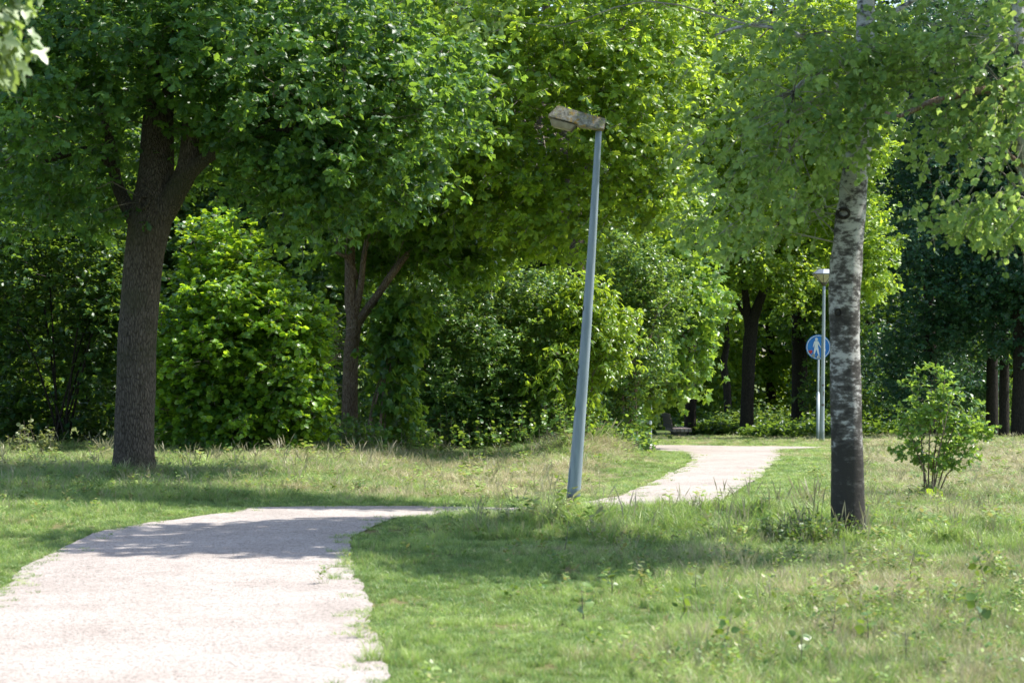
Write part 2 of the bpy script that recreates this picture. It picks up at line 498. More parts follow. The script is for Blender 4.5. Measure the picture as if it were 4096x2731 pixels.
TOTAL = [0]
def tree(name, base, label, cat, group, trunks, bark, blobs, leaf, tmpl, nclump, ntwig, nleaf, L, lsize, seed,
         k=24, rough=.06, nbranch=60, brad=.02, twig='twig', twigs=True, hub=None, extra=None, crown='crown', **kw):
    """trunks: list of (points, radii) in world space. Everything is built round the Empty at the foot of the tree."""
    r = np.random.default_rng(seed)
    base = Vector(base)
    e = empty(name, base, label, cat, group)
    if trunks:
        tb = Tubes()
        for i, (pts, rad) in enumerate(trunks):
            if crown == 'foliage':
                tb = Tubes()
            tb.add(pts, rad, k if i == 0 else max(8, k // 2), rough, seed + i, step=.12 if k >= 20 else .5)
            if crown == 'foliage':
                tb.build('stem', M[bark], e, origin=base)
        if crown != 'foliage':
            tb.build('trunk', M[bark], e, origin=base)
    hubp = Vector(hub) if hub is not None else base + Vector((0, 0, 3))
    def one(blobs, nclump, ntwig, nleaf, L, lsize, leaf, tmpl, pname, nbranch, kw):
        Cc, Ta, Tb, Pl, ax, nm, sz, ti = spray(r, blobs, nclump, ntwig, nleaf, L, lsize, hubp, **kw)
        TOTAL[0] += len(Pl)
        leaf_mesh(pname, Pl, ax, nm, sz, ti, tmpl, M[leaf], e, origin=base)
        return Cc, Ta, Tb
    Cc, Ta, Tb = one(blobs, nclump, ntwig, nleaf, L, lsize, leaf, tmpl, crown, nbranch, kw)
    if extra:  # out-of-view leaf mass added for the ground shade it casts
        eb, en, es = extra
        o_ = spray(r, eb, en, 4, 9, L * 1.6, es, hubp, **{k_: v_ for k_, v_ in kw.items() if k_ != 'excl'})
        TOTAL[0] += len(o_[3])
        leaf_mesh('upper_shade_crown', o_[3], o_[4], o_[5], o_[6], o_[7], tmpl, M[leaf], e, origin=base)
    tb = Tubes()
    if nbranch and len(Cc):
        # limbs run from points on the trunk to clumps
        alltr = [p for t_ in trunks for p in t_[0][len(t_[0]) // 2:]] if trunks else [hubp]
        A = np.array([list(p) for p in alltr])
        for c in Cc[r.choice(len(Cc), min(nbranch, len(Cc)), replace=False)]:
            dd = np.linalg.norm(A - c, axis=1) + r.random(len(A)) * .8
            a = Vector(A[dd.argmin()]); c = Vector(c)
            ln = (c - a).length
            j = lambda s: Vector(r.normal(size=3)) * s * ln
            m1 = a.lerp(c, .35) + j(.05) + Vector((0, 0, .08 * ln)); m2 = a.lerp(c, .7) + j(.05) + Vector((0, 0, .05 * ln))
            r0 = brad * (.5 + .22 * ln)
            tb.add([a, m1, m2, c], [r0, r0 * .7, r0 * .45, r0 * .15], 6, 0, 0, step=max(.25, ln / 9))
    if tb.n:
        V = [np.concatenate(tb.V)]; off = tb.n; Fl = [np.concatenate(tb.F)]
    else:
        V = []; off = 0; Fl = []
    if twigs and len(Ta):
        kk = r.random(len(Ta)) < .5
        off = thin_twigs(Ta[kk], Tb[kk], .0035 if L < .3 else .006, V, Fl, off)
    if V:
        Fa = np.concatenate(Fl); tri = Fa[Fa[:, 2] == Fa[:, 3]][:, :3]; q = Fa[Fa[:, 2] != Fa[:, 3]]
        np_mesh('branches', np.concatenate(V), [x for x in (q, tri) if len(x)], M[twig], e, origin=base)
    return e

# ------------------------------------------------------------------ path outline (world x, y)
PATH = [(-3.1, 5), (-3.15, 9), (-3.2, 12), (-3.28, 15.1), (-3.46, 17.3), (-3.56, 18.8), (-3.52, 20.3), (-3.22, 21.6), (-2.85, 22.5),
        (-2.66, 23.0), (-2.62, 23.5), (-2.6, 23.95), (-1.8, 24.35), (-.9, 24.8), (-.1, 25.3), (.5, 25.9), (.95, 26.8), (1.33, 28.3), (1.75, 31), (2.2, 34.5),
        (2.6, 37.2), (2.86, 39.5), (3.15, 42), (3.28, 44.5), (3.28, 46.5), (2.9, 47.8), (2.2, 48.6), (1.0, 49.5), (-1, 50.2), (-3, 50.6),
        (-3, 52.6), (0, 52.4), (2, 51.9), (3.2, 51.6), (4.4, 51.8), (5.4, 51.4), (6.2, 50.6), (7.2, 50.2),
        (7.2, 49.9), (6.6, 49.7), (5.9, 49.0), (5.35, 48.0), (5.15, 46.6), (4.95, 44.6), (4.6, 41.5), (4.2, 38.8), (3.85, 36.7), (3.4, 33.2), (2.8, 29.7), (2.4, 27.2), (2.0, 25.2),
        (1.6, 24.1), (.9, 23.4), (.1, 22.95), (-.5, 22.6), (-.95, 22.0), (-1.18, 20.9), (-1.3, 19.9), (-1.27, 18.9), (-1.12, 17.1), (-.92, 15.1),
        (-.78, 13.6), (-.6, 11.6), (-.4, 9), (-.3, 5)]

def densify(poly, step, jit, seed):
    r = np.random.default_rng(seed)
    o = []
    n = len(poly)
    for i in range(n):
        a = np.array(poly[i], float); b = np.array(poly[(i + 1) % n], float)
        l = np.linalg.norm(b - a); m = max(1, int(l / step))
        nn = np.array([-(b - a)[1], (b - a)[0]]) / max(l, 1e-6)
        for j in range(m):
            t = j / m
            q = a + (b - a) * t
            w = (vnoise(q[0], q[1], .45, 3) - .5) * 2 * jit + (r.random() - .5) * jit * .7
            o.append(tuple(q + nn * w))
    return o
EDGE = densify(PATH, .12, .04, 5)
EA = np.array(EDGE)

def inpoly(x, y, poly=None):
    poly = EA if poly is None else poly
    res = np.zeros(len(x), bool)
    n = len(poly)
    px, py = poly[:, 0], poly[:, 1]
    j = n - 1
    for i in range(n):
        c = ((py[i] > y) != (py[j] > y)) & (x < (px[j] - px[i]) * (y - py[i]) / (py[j] - py[i] + 1e-12) + px[i])
        res ^= c
        j = i
    return res

def edgedist(x, y):
    d = np.full(len(x), 9.)
    for p in EA[::2]:
        np.minimum(d, (x - p[0]) ** 2 + (y - p[1]) ** 2, out=d)
    return np.sqrt(d)

# ------------------------------------------------------------------ ground sheet
def axis_coords(a, b, step, far, grow=1.35):
    c = list(np.arange(a, b, step))
    s = step; v = b
    while v < far:
        c.append(v); s *= grow; v += s
    c.append(far)
    return c
xs = axis_coords(0, 16, .25, 400); xs = sorted([-v for v in xs[1:]] + xs)
ys = axis_coords(4, 66, .3, 700); ys = [-60, -20, -5] + ys
X, Y = np.meshgrid(xs, ys)
Z = terrain(X, Y)
nx, ny = len(xs), len(ys)
i = np.arange(ny - 1)[:, None] * nx; j = np.arange(nx - 1)[None]
Fg = np.stack([i + j, i + j + 1, i + nx + j + 1, i + nx + j], -1).reshape(-1, 4)
gm, n, out = newmat('meadow_soil')
p = N(n, 'ShaderNodeBsdfPrincipled'); p.inputs['Roughness'].default_value = .95; p.inputs['Specular IOR Level'].default_value = .1
tc = N(n, 'ShaderNodeTexCoord')
nz = N(n, 'ShaderNodeTexNoise'); nz.inputs['Scale'].default_value = .9; nz.inputs['Detail'].default_value = 9; nz.inputs['Roughness'].default_value = .7
n.links.new(tc.outputs['Object'], nz.inputs['Vector'])
cr = ramp(n, [(.32, (.045, .085, .022)), (.5, (.085, .125, .035)), (.68, (.20, .16, .085))], nz.outputs[0])
nz2 = N(n, 'ShaderNodeTexNoise'); nz2.inputs['Scale'].default_value = 60; nz2.inputs['Detail'].default_value = 4
n.links.new(tc.outputs['Object'], nz2.inputs['Vector'])
b = N(n, 'ShaderNodeBump'); b.inputs['Strength'].default_value = .6; b.inputs['Distance'].default_value = .03
n.links.new(nz2.outputs[0], b.inputs['Height']); n.links.new(b.outputs[0], p.inputs['Normal'])
n.links.new(cr.outputs[0], p.inputs['Base Color']); n.links.new(p.outputs[0], out.inputs[0])
g = np_mesh('ground', np.stack([X, Y, Z], -1).reshape(-1, 3), [Fg], gm)
tag(g, 'uneven meadow ground sloping gently away under grass and trees', 'ground', kind='structure')

# path sheet
gx, gy = np.meshgrid(np.arange(-4, 10, .22), np.arange(5.2, 53, .22))
gx = gx.ravel() + rng.random(gx.size) * .05; gy = gy.ravel() + rng.random(gy.size) * .05
ins = inpoly(gx, gy)
ins[ins] &= edgedist(gx[ins], gy[ins]) > .1
pts = [Vector(q) for q in EDGE] + [Vector((a, b_)) for a, b_ in zip(gx[ins], gy[ins])]
ne = len(EDGE)
res = delaunay_2d_cdt(pts, [(q, (q + 1) % ne) for q in range(ne)], [], 0, 1e-5)
vv = np.array([list(q) for q in res[0]]); ff = np.array([f for f in res[2] if len(f) == 3])
cc = vv[ff].mean(1)
ff = ff[inpoly(cc[:, 0], cc[:, 1])]
# drape the path on the ground SHEET (bilinear), a little above it
def sheet(x, y):
    ix = np.clip(np.searchsorted(xs, x) - 1, 0, nx - 2); iy = np.clip(np.searchsorted(ys, y) - 1, 0, ny - 2)
    xa = np.array(xs); ya = np.array(ys)
    u = (x - xa[ix]) / (xa[ix + 1] - xa[ix]); v = (y - ya[iy]) / (ya[iy + 1] - ya[iy])
    return Z[iy, ix] * (1 - u) * (1 - v) + Z[iy, ix + 1] * u * (1 - v) + Z[iy + 1, ix] * (1 - u) * v + Z[iy + 1, ix + 1] * u * v
pz = sheet(vv[:, 0], vv[:, 1]) + .014
pm, n, out = newmat('shell_gravel')
p = N(n, 'ShaderNodeBsdfPrincipled'); p.inputs['Roughness'].default_value = .9; p.inputs['Specular IOR Level'].default_value = .2
tc = N(n, 'ShaderNodeTexCoord')
def nzn(scale, det=4, rgh=.6):
    k = N(n, 'ShaderNodeTexNoise'); k.inputs['Scale'].default_value = scale; k.inputs['Detail'].default_value = det; k.inputs['Roughness'].default_value = rgh
    n.links.new(tc.outputs['Object'], k.inputs['Vector']); return k.outputs[0]
vo = N(n, 'ShaderNodeTexVoronoi'); vo.inputs['Scale'].default_value = 85
n.links.new(tc.outputs['Object'], vo.inputs['Vector'])
sep = N(n, 'ShaderNodeSeparateColor'); n.links.new(vo.outputs['Color'], sep.inputs[0])
c1 = ramp(n, [(0, (.09, .079, .070)), (.07, (.22, .196, .177)), (.24, (.345, .309, .284)), (1, (.45, .408, .376))], sep.outputs[0])
c2 = ramp(n, [(.36, (.60, .56, .53)), (.56, (1, 1, 1))], nzn(.8, 9, .8))
c3 = ramp(n, [(.30, (.42, .38, .36)), (.40, (1, 1, 1))], nzn(16, 6, .7))
m1 = N(n, 'ShaderNodeMixRGB', blend_type='MULTIPLY'); m1.inputs[0].default_value = .55
m2 = N(n, 'ShaderNodeMixRGB', blend_type='MULTIPLY'); m2.inputs[0].default_value = .75
n.links.new(c1.outputs[0], m1.inputs[1]); n.links.new(c2.outputs[0], m1.inputs[2])
n.links.new(m1.outputs[0], m2.inputs[1]); n.links.new(c3.outputs[0], m2.inputs[2])
n.links.new(m2.outputs[0], p.inputs['Base Color'])
b = N(n, 'ShaderNodeBump'); b.inputs['Strength'].default_value = .4; b.inputs['Distance'].default_value = .008
n.links.new(vo.outputs['Distance'], b.inputs['Height']); n.links.new(b.outputs[0], p.inputs['Normal'])
n.links.new(p.outputs[0], out.inputs[0])
po = np_mesh('path', np.column_stack([vv, pz]), [ff], pm)
tag(po, 'pale pinkish shell gravel path winding through the grass', 'path', kind='structure')

# ------------------------------------------------------------------ grass
def grassmat(name, a, b_, tr, rough=.5, tw=.35):
    return leafmat(name, a, b_, tr, tw, .42, .45, instancer=True)
GM = {'green': grassmat('green_grass', (.08, .20, .055), (.43, .53, .18), (.47, .68, .14)),
      'dry': grassmat('dry_grass', (.34, .30, .17), (.62, .53, .36), (.52, .46, .26)),
      'herb': grassmat('herb_leaf', (.07, .17, .04), (.34, .46, .14), (.40, .58, .08)),
      'pale': grassmat('pale_herb_leaf', (.20, .20, .07), (.44, .44, .20), (.50, .50, .14)),
      'seed': grassmat('seed_head', (.32, .32, .18), (.58, .54, .38), (.45, .43, .25))}

src = bpy.data.collections.new('grass_sources')     # never linked to the scene
def blades(r, n, h, w, spread, lean, V, F, segs=3, hj=.5):
    for q in range(n):
        a = r.random() * 6.283; rad = spread * math.sqrt(r.random())
        x, y = rad * math.cos(a), rad * math.sin(a)
        la = a + r.normal() * .9; ln = lean * (.3 + r.random()) ; hh = h * (1 - hj + hj * r.random())
        wa = r.random() * 3.14; wx, wy = math.cos(wa), math.sin(wa)
        b0 = len(V)
        for s in range(segs):
            t = s / segs
            ww = w * (1 - t * .55) * .5
            off = ln * hh * t * t
            z = hh * (t - .25 * ln * t * t)
            cx, cy = x + math.cos(la) * off, y + math.sin(la) * off
            V.append((cx - wx * ww, cy - wy * ww, z)); V.append((cx + wx * ww, cy + wy * ww, z))
        off = ln * hh; z = hh * (1 - .25 * ln)
        V.append((x + math.cos(la) * off, y + math.sin(la) * off, z))
        for s in range(segs - 1):
            i0 = b0 + s * 2
            F.append((i0, i0 + 1, i0 + 3, i0 + 2))
        i0 = b0 + (segs - 1) * 2
        F.append((i0, i0 + 1, i0 + 2))

def tuft(nm, seed, kind):
    r = np.random.default_rng(seed)
    me = bpy.data.meshes.new(nm)
    V, F, MI = [], [], []
    def mark(n0, i):
        MI.extend([i] * (len(F) - n0))
    if kind == 'short':
        blades(r, 36, 1, .048, .55, .7, V, F, 2); mark(0, 0)
        k0 = len(F); blades(r, 9, .8, .03, .5, .9, V, F, 2); mark(k0, 1)
    elif kind == 'green':
        blades(r, 36, 1, .034, .36, .8, V, F, 3); mark(0, 0)
        k0 = len(F); blades(r, 6, .9, .028, .36, 1.0, V, F, 3); mark(k0, 1)
    elif kind == 'mixed':
        blades(r, 22, 1, .033, .36, .9, V, F, 3); mark(0, 0)
        k0 = len(F); blades(r, 16, 1.0, .026, .38, 1.0, V, F, 3); mark(k0, 1)
    elif kind == 'dry':
        blades(r, 8, .8, .020, .36, .9, V, F, 3); mark(0, 0)
        k0 = len(F); blades(r, 32, .9, .025, .40, 1.2, V, F, 3); mark(k0, 1)
    elif kind == 'seed':
        blades(r, 14, .8, .020, .3, .8, V, F, 3); mark(0, 0)
        for q in range(5):
            k0 = len(F)
            a = r.random() * 6.28; rad = .25 * r.random(); la = r.random() * 6.28
            hh = .95 + .6 * r.random(); ln = .12 + .25 * r.random()
            x, y = rad * math.cos(a), rad * math.sin(a)
            pts_ = [(x + math.cos(la) * ln * hh * t * t, y + math.sin(la) * ln * hh * t * t, hh * t) for t in (0, .3, .6, .8, 1)]
            w_ = [.007, .006, .006, .022, .004]
            for ww in (0, 1):
                b0 = len(V)
                for (a_, b_, c_), w0 in zip(pts_, w_):
                    V.append((a_ - w0 * (1 - ww), b_ - w0 * ww, c_)); V.append((a_ + w0 * (1 - ww), b_ + w0 * ww, c_))
                for s in range(4):
                    F.append((b0 + s * 2, b0 + s * 2 + 1, b0 + s * 2 + 3, b0 + s * 2 + 2))
            mark(k0, 2)
    elif kind == 'herb':
        blades(r, 10, .8, .020, .36, .9, V, F, 3); mark(0, 0)
        for q in range(4):
            a = r.random() * 6.28; rad = .45 * r.random(); x, y = rad * math.cos(a), rad * math.sin(a)
            hh = .5 + .8 * r.random()
            for s in range(6):
                k0 = len(F)
                la = s * 2.4 + r.random(); zz = hh * (.35 + .65 * s / 5); ls = .20 + .16 * r.random(); el = .25 * r.normal() + .2
                cx, cy = math.cos(la), math.sin(la); ux, uy = -cy, cx
                b0 = len(V)
                for (f, w) in ((0.1, .02), (.4, .30), (.75, .26), (1.0, .02)):
                    V.append((x + cx * ls * f - ux * w * ls, y + cy * ls * f - uy * w * ls, zz + el * ls * f))
                    V.append((x + cx * ls * f + ux * w * ls, y + cy * ls * f + uy * w * ls, zz + el * ls * f + .05 * ls))
                for g_ in range(3):
                    F.append((b0 + g_ * 2, b0 + g_ * 2 + 1, b0 + g_ * 2 + 3, b0 + g_ * 2 + 2))
                mark(k0, 3 if r.random() < .62 else 4)
    me.from_pydata(V, [], F)
    for q in ('green', 'dry', 'seed', 'herb', 'pale'):
        me.materials.append(GM[q])
    me.polygons.foreach_set('material_index', MI)
    me.update()
    o = bpy.data.objects.new(nm, me)
    src.objects.link(o)
KINDS = ['short'] * 3 + ['green'] * 4 + ['mixed'] * 3 + ['dry'] * 3 + ['seed'] * 3 + ['herb'] * 4
for q, kd in enumerate(KINDS):
    tuft('tuft_%02d' % q, 50 + q, kd)

def scatter_zone(d0, d1, dens, seed, margin=.8):
    r = np.random.default_rng(seed)
    wid = .2118 * d1 * 1.12 + margin
    n = int((d1 - d0) * 2 * wid * dens)
    x = (r.random(n) * 2 - 1) * wid; y = d0 + r.random(n) * (d1 - d0)
    k = np.abs(x) < .2118 * y * 1.12 + margin
    x, y = x[k], y[k]
    i_ = inpoly(x, y)
    ed = edgedist(x, y)
    keep = (~i_) | ((ed < .10) & (r.random(len(x)) < .5)) | ((ed < .28) & (r.random(len(x)) < .07))
    keep &= ~((~i_) & (ed < .12) & (r.random(len(x)) < .12))
    return x[keep], y[keep], ed[keep]

GX, GY, GE, GW = [], [], [], []
for (d0, d1, dens, sd_) in ((9, 14, 170, 1), (14, 20, 150, 2), (20, 27, 110, 3), (27, 38, 52, 4), (38, 50, 34, 5), (50, 66, 22, 6), (66, 95, 5, 7)):
    x, y, e_ = scatter_zone(d0, d1, dens, sd_)
    GX.append(x); GY.append(y); GE.append(e_); GW.append(np.full(len(x), math.sqrt(100 / dens)))
GX = np.concatenate(GX); GY = np.concatenate(GY); GE = np.concatenate(GE); GW = np.concatenate(GW)
r = np.random.default_rng(77)
n1 = vnoise(GX, GY, 1.1, 11); n2 = vnoise(GX, GY, .35, 12); n3 = vnoise(GX, GY, 2.6, 13)
# height: kept short beside the path, taller away from it, rank on the mound and the bank
H = .05 + .075 * sstep(GE, .35, 1.5) * (.6 + .6 * n1)
mound = np.exp(-((GX - 1.9) / 3.4) ** 2 - ((GY - 20.2) / 1.9) ** 2) * sstep(GX, -1.1, -.3)
H = np.maximum(H, .23 * mound * (.55 + .7 * n2))
bank = sstep(GY, 27, 31) * (1 - sstep(GY, 44, 48)) * (1 - sstep(GX, 1.2 + (GY - 30) * .09, 1.9 + (GY - 30) * .09))
H = np.maximum(H, bank * .17 * (.5 + .7 * n1) * sstep(GE, .3, 1.2))
meadow = sstep(GX, 2.5 + (GY - 20) * .12, 3.6 + (GY - 20) * .12) * sstep(GY, 18, 22)
H = np.maximum(H, meadow * .13 * (.6 + .6 * n1) * sstep(GE, .6, 2.2))
lawn = (1 - sstep(GX, .3, 1.3)) * (1 - sstep(GY, 19.0, 20.2)) * (GX > -2)
H = np.where(lawn > .5, .045 + .05 * n1 * n2 * 2, H) * (.65 + .7 * n2)
for (fx, fy, fr, fh) in ((2.72, 19.3, .5, .24), (-4.69, 29.6, .7, .22), (.55, 22.3, .35, .2), (-.3, 22.2, .5, .17), (.3, 22.4, .5, .19), (1.2, 41.5, 1.0, .34), (.9, 38.5, .9, .28), (1.5, 44.5, .9, .34)):
    H = np.maximum(H, fh * np.exp(-((GX - fx) ** 2 + (GY - fy) ** 2) / fr ** 2))
# dryness
dry = .30 * n1 + .35 * n2 + .35 * n3
dry = dry + .13 * sstep(GX, .6, 3.0) * (1 - sstep(GY, 16, 18.5)) - .12 * mound + .14 * meadow + .08 * bank
def patch(x, y, sx, sy, a):
    global dry
    dry = dry + a * np.exp(-((GX - x) / sx) ** 2 - ((GY - y) / sy) ** 2)
patch(.15, 18.6, .8, .5, .30)
patch(-2.6, 27.0, 1.5, 1.1, .34); patch(-1.0, 26.6, 1.4, .6, .30); patch(-.2, 30, 1.2, 2.0, .15)
patch(-1.2, 37, 1.6, 2.5, .22); patch(1.6, 40, .9, 4, .34); patch(1.0, 33, .8, 2.5, .18)
patch(8.5, 40, 3.5, 12, .22); patch(3.6, 19, 1.2, .8, -.15); patch(-4.2, 26.2, 2.0, 2.2, -.25)
patch(-5.0, 21, 1.2, 1.2, .12)
dry = dry - .04 * lawn - .20 * ((GE < .8) & (GY < 27))
idx = np.zeros(len(GX), int)
u = r.random(len(GX))
short = H < .085
dr = dry + (u - .5) * .30
idx = np.where(dr < .54, 3 + r.integers(0, 4, len(GX)), np.where(dr < .70, 7 + r.integers(0, 3, len(GX)), 10 + r.integers(0, 3, len(GX))))
idx = np.where(short & (dr < .72), r.integers(0, 3, len(GX)), idx)
u2 = r.random(len(GX))
seedp = .02 + .09 * np.clip(H - .08, 0, .08) / .08
idx = np.where((u2 < seedp) & ~short, 13 + r.integers(0, 3, len(GX)), idx)
herbp = .05 * (H > .07) + .16 * sstep(vnoise(GX, GY, .9, 31), .55, .8) * sstep(GX, -.1, .8) * (GY < 19.2)
herb = r.random(len(GX)) < herbp
idx = np.where(herb, 16 + r.integers(0, 4, len(GX)), idx)
H = np.where(herb, np.maximum(H, .13), H)
H = np.where((GY > 52) & (GX < 9), H * .55, H)
gsc = H * (.75 + .5 * r.random(len(GX)))
gsc = np.where(short, np.maximum(gsc, .05), gsc)
gwd = np.maximum(gsc, .10) * GW
ti = np.clip(.45 + .9 * (n2 - .5) + .5 * (n3 - .5) + .34 * r.normal(size=len(GX)), 0, 1)
me = bpy.data.meshes.new('grass')
me.vertices.add(len(GX))
gz_ = sheet(GX, GY) - .004
me.vertices.foreach_set('co', np.column_stack([GX, GY, gz_]).astype(np.float32).ravel())
def pattr(nm, ty, arr, key='value'):
    a = me.attributes.new(nm, ty, 'POINT')
    a.data.foreach_set(key, arr)
pattr('idx', 'INT', idx.astype(np.int32))
pattr('tint', 'FLOAT', ti.astype(np.float32))
pattr('rot', 'FLOAT_VECTOR', np.column_stack([r.normal(size=len(GX)) * .08, r.normal(size=len(GX)) * .08, r.random(len(GX)) * 6.283]).astype(np.float32).ravel(), 'vector')
pattr('scl', 'FLOAT_VECTOR', np.column_stack([gwd, gwd, gsc]).astype(np.float32).ravel(), 'vector')
me.materials.append(GM['green'])
go = bpy.data.objects.new('grass', me); link(go)
tag(go, 'meadow grass, green and straw coloured, short beside the path and tall further off', 'grass', kind='stuff')
ng = bpy.data.node_groups.new('grass_scatter', 'GeometryNodeTree')
ng.interface.new_socket('Geometry', in_out='INPUT', socket_type='NodeSocketGeometry')
ng.interface.new_socket('Geometry', in_out='OUTPUT', socket_type='NodeSocketGeometry')
gi = ng.nodes.new('NodeGroupInput'); gout = ng.nodes.new('NodeGroupOutput')
ci = ng.nodes.new('GeometryNodeCollectionInfo'); ci.inputs[0].default_value = src
ci.inputs['Separate Children'].default_value = True; ci.inputs['Reset Children'].default_value = True
iop = ng.nodes.new('GeometryNodeInstanceOnPoints'); iop.inputs['Pick Instance'].default_value = True
def nattr(nm, ty):
    k = ng.nodes.new('GeometryNodeInputNamedAttribute'); k.data_type = ty; k.inputs[0].default_value = nm
    return k.outputs[0]
ng.links.new(gi.outputs[0], iop.inputs['Points']); ng.links.new(ci.outputs[0], iop.inputs['Instance'])
ng.links.new(nattr('idx', 'INT'), iop.inputs['Instance Index'])
ng.links.new(nattr('rot', 'FLOAT_VECTOR'), iop.inputs['Rotation'])
ng.links.new(nattr('scl', 'FLOAT_VECTOR'), iop.inputs['Scale'])
ng.links.new(iop.outputs[0], gout.inputs[0])
md = go.modifiers.new('scatter', 'NODES'); md.node_group = ng

# ================================================================== TREES
def tr(pts, d):
    """trunk path from (px, py, dist offset, width px)"""
    return [P(a, b_, d + o) for a, b_, o, w in pts], [w * .5 * d / F for a, b_, o, w in pts]

# ---- the big oak on the left (d = 30)
d = 30.
ex = [(*P(165, 178, 28.6), .70, 1.7, .62, 1), (*P(150, 300, 29), 1.1, 2.6, .95, 1), (*P(232, 300, 29.5), .75, 2.4, .95, 1), (*P(70, 330, 29), 1.5, 3, 1.05, 1)]
oak_blobs = [B(45, 60, 29.2, 105, 110, 2.6), B(170, 20, 29.6, 120, 95, 2.8), B(290, 80, 29.3, 110, 110, 2.5), B(400, 95, 29.8, 95, 105, 2.6, 9000),
             B(60, 185, 30.2, 95, 55, 2.2), B(300, 185, 29.2, 62, 55, 1.4), B(345, 165, 29.8, 90, 50, 1.8), B(235, 120, 30.6, 90, 70, 2.0),
             B(200, -120, 30.6, 280, 110, 3.4, 12000)]
tree('oak_tree', PG(134, 30), 'big oak with a thick furrowed trunk and low fork beside the path', 'tree', 'trees beside the path',
     [tr([(134, 480, 0, 54), (134, 467, 0, 46), (134, 455, 0, 41.5), (134.5, 440, 0, 40), (135, 400, 0, 39), (137, 350, 0, 38), (140, 300, 0, 38.5), (145, 250, 0, 40), (149, 225, 0, 44), (152, 205, 0.05, 42), (156, 175, .1, 36), (158, 130, .2, 32), (160, 80, .3, 26), (160, 0, .5, 20), (165, -110, .6, 10)], d),
      tr([(150, 232, 0, 26), (163, 212, -.05, 27), (176, 190, -.1, 23), (188, 168, -.1, 22), (190, 140, -.1, 18), (191, 110, -.2, 15), (198, 60, -.3, 12), (215, -20, -.4, 8)], d),
      tr([(184, 178, -.1, 17), (198, 164, -.2, 15), (214, 153, -.3, 12), (240, 140, -.5, 9), (285, 130, -.7, 6), (340, 125, -.7, 3)], d),
      tr([(141, 226, 0, 22), (127, 206, .1, 15), (116, 180, .3, 12), (112, 150, .4, 11), (100, 105, .6, 8), (80, 40, .8, 5)], d),
      ([P(160, 90, 30.2), Vector((-3.4, 28.6, 6.4)), Vector((-1.6, 27.3, 7.1)), Vector((.6, 26.5, 7.3)), Vector((3.2, 26.1, 7.4))], [.11, .09, .07, .05, .02]),  # limb added to carry the shading leaves out of view
      tr([(112, 165, .3, 9), (85, 150, .3, 8), (45, 160, .3, 7), (0, 165, .3, 4)], d)],
     'bark', oak_blobs, 'oak', T_OAK, 1500, 5, 10, .26, .115, 101, k=40, rough=.035, nbranch=150, brad=.012, hub=P(170, 200, 30), excl=ex, extra=([(-.4, 26.6, 7.4, 1.6, 1.1, 1.0, 2), (1.5, 26.3, 7.3, 2.0, 1.1, 1.1, 3), (3.3, 26.1, 7.3, 1.1, .8, .9, 1.0), (-3.2, 27.4, 7.6, 1.6, 1.2, 1.1, 1)], 380, .16), droop=.30, tintv=.26, shell=2.0)  # extra: crown reaching right out of view, added to shade the grass
oak = C.objects['oak_tree']
kb = Tubes()          # ring of callus round an old branch wound
kc = P(143.5, 201.5, 29.73)
ring = [kc + Vector((math.cos(a) * .06 + math.sin(a) * .02, .012 + .02 * math.sin(a), math.sin(a) * .078)) for a in np.linspace(0, 2 * math.pi, 20)]
kb.add(ring, [.020 + .006 * math.sin(q_ * 1.7) for q_ in range(20)], 8, .15, 3)
kb.build('branch_scar', M['bark'], oak, origin=oak.location)

# ---- second oak, its crown fills the middle of the picture (d = 38), trunk behind the bushes
blobs = [B(520, 40, 38, 105, 90, 2.6), B(610, 110, 38.4, 85, 85, 2.4), B(480, 150, 38, 85, 65, 2.2), B(545, 215, 38.6, 70, 50, 1.8), B(650, 60, 39, 60, 105, 2.4),
         B(655, 185, 39, 38, 55, 1.8), B(420, 130, 38, 70, 60, 2.0), B(560, -120, 39, 180, 100, 3.2, 8000)]
tree('oak_tree', PG(585, 47.5), 'oak with sunlit yellow green crown spreading behind the leaning lamp', 'tree', 'trees beside the path',
     [tr([(585, 452, 0, 24), (583, 400, 0, 21), (580, 320, 0, 20), (575, 250, 0, 19), (570, 180, -.3, 16), (560, 100, -.6, 12), (545, 0, -.8, 8), (540, -100, -.8, 4)], 47.5),
      tr([(574, 235, 0, 11), (545, 195, -.8, 9), (510, 165, -1.6, 7), (470, 140, -2.4, 4)], 47.5),
      tr([(572, 190, 0, 10), (605, 150, -.8, 8), (640, 110, -1.6, 5)], 47.5)],
     'bark', blobs, 'oaksunlit', T_OAK, 1300, 5, 9, .30, .125, 102, k=16, nbranch=160, brad=.011, hub=P(560, 200, 41), droop=.35, tintv=.28, shell=2.2, tbase=.42)

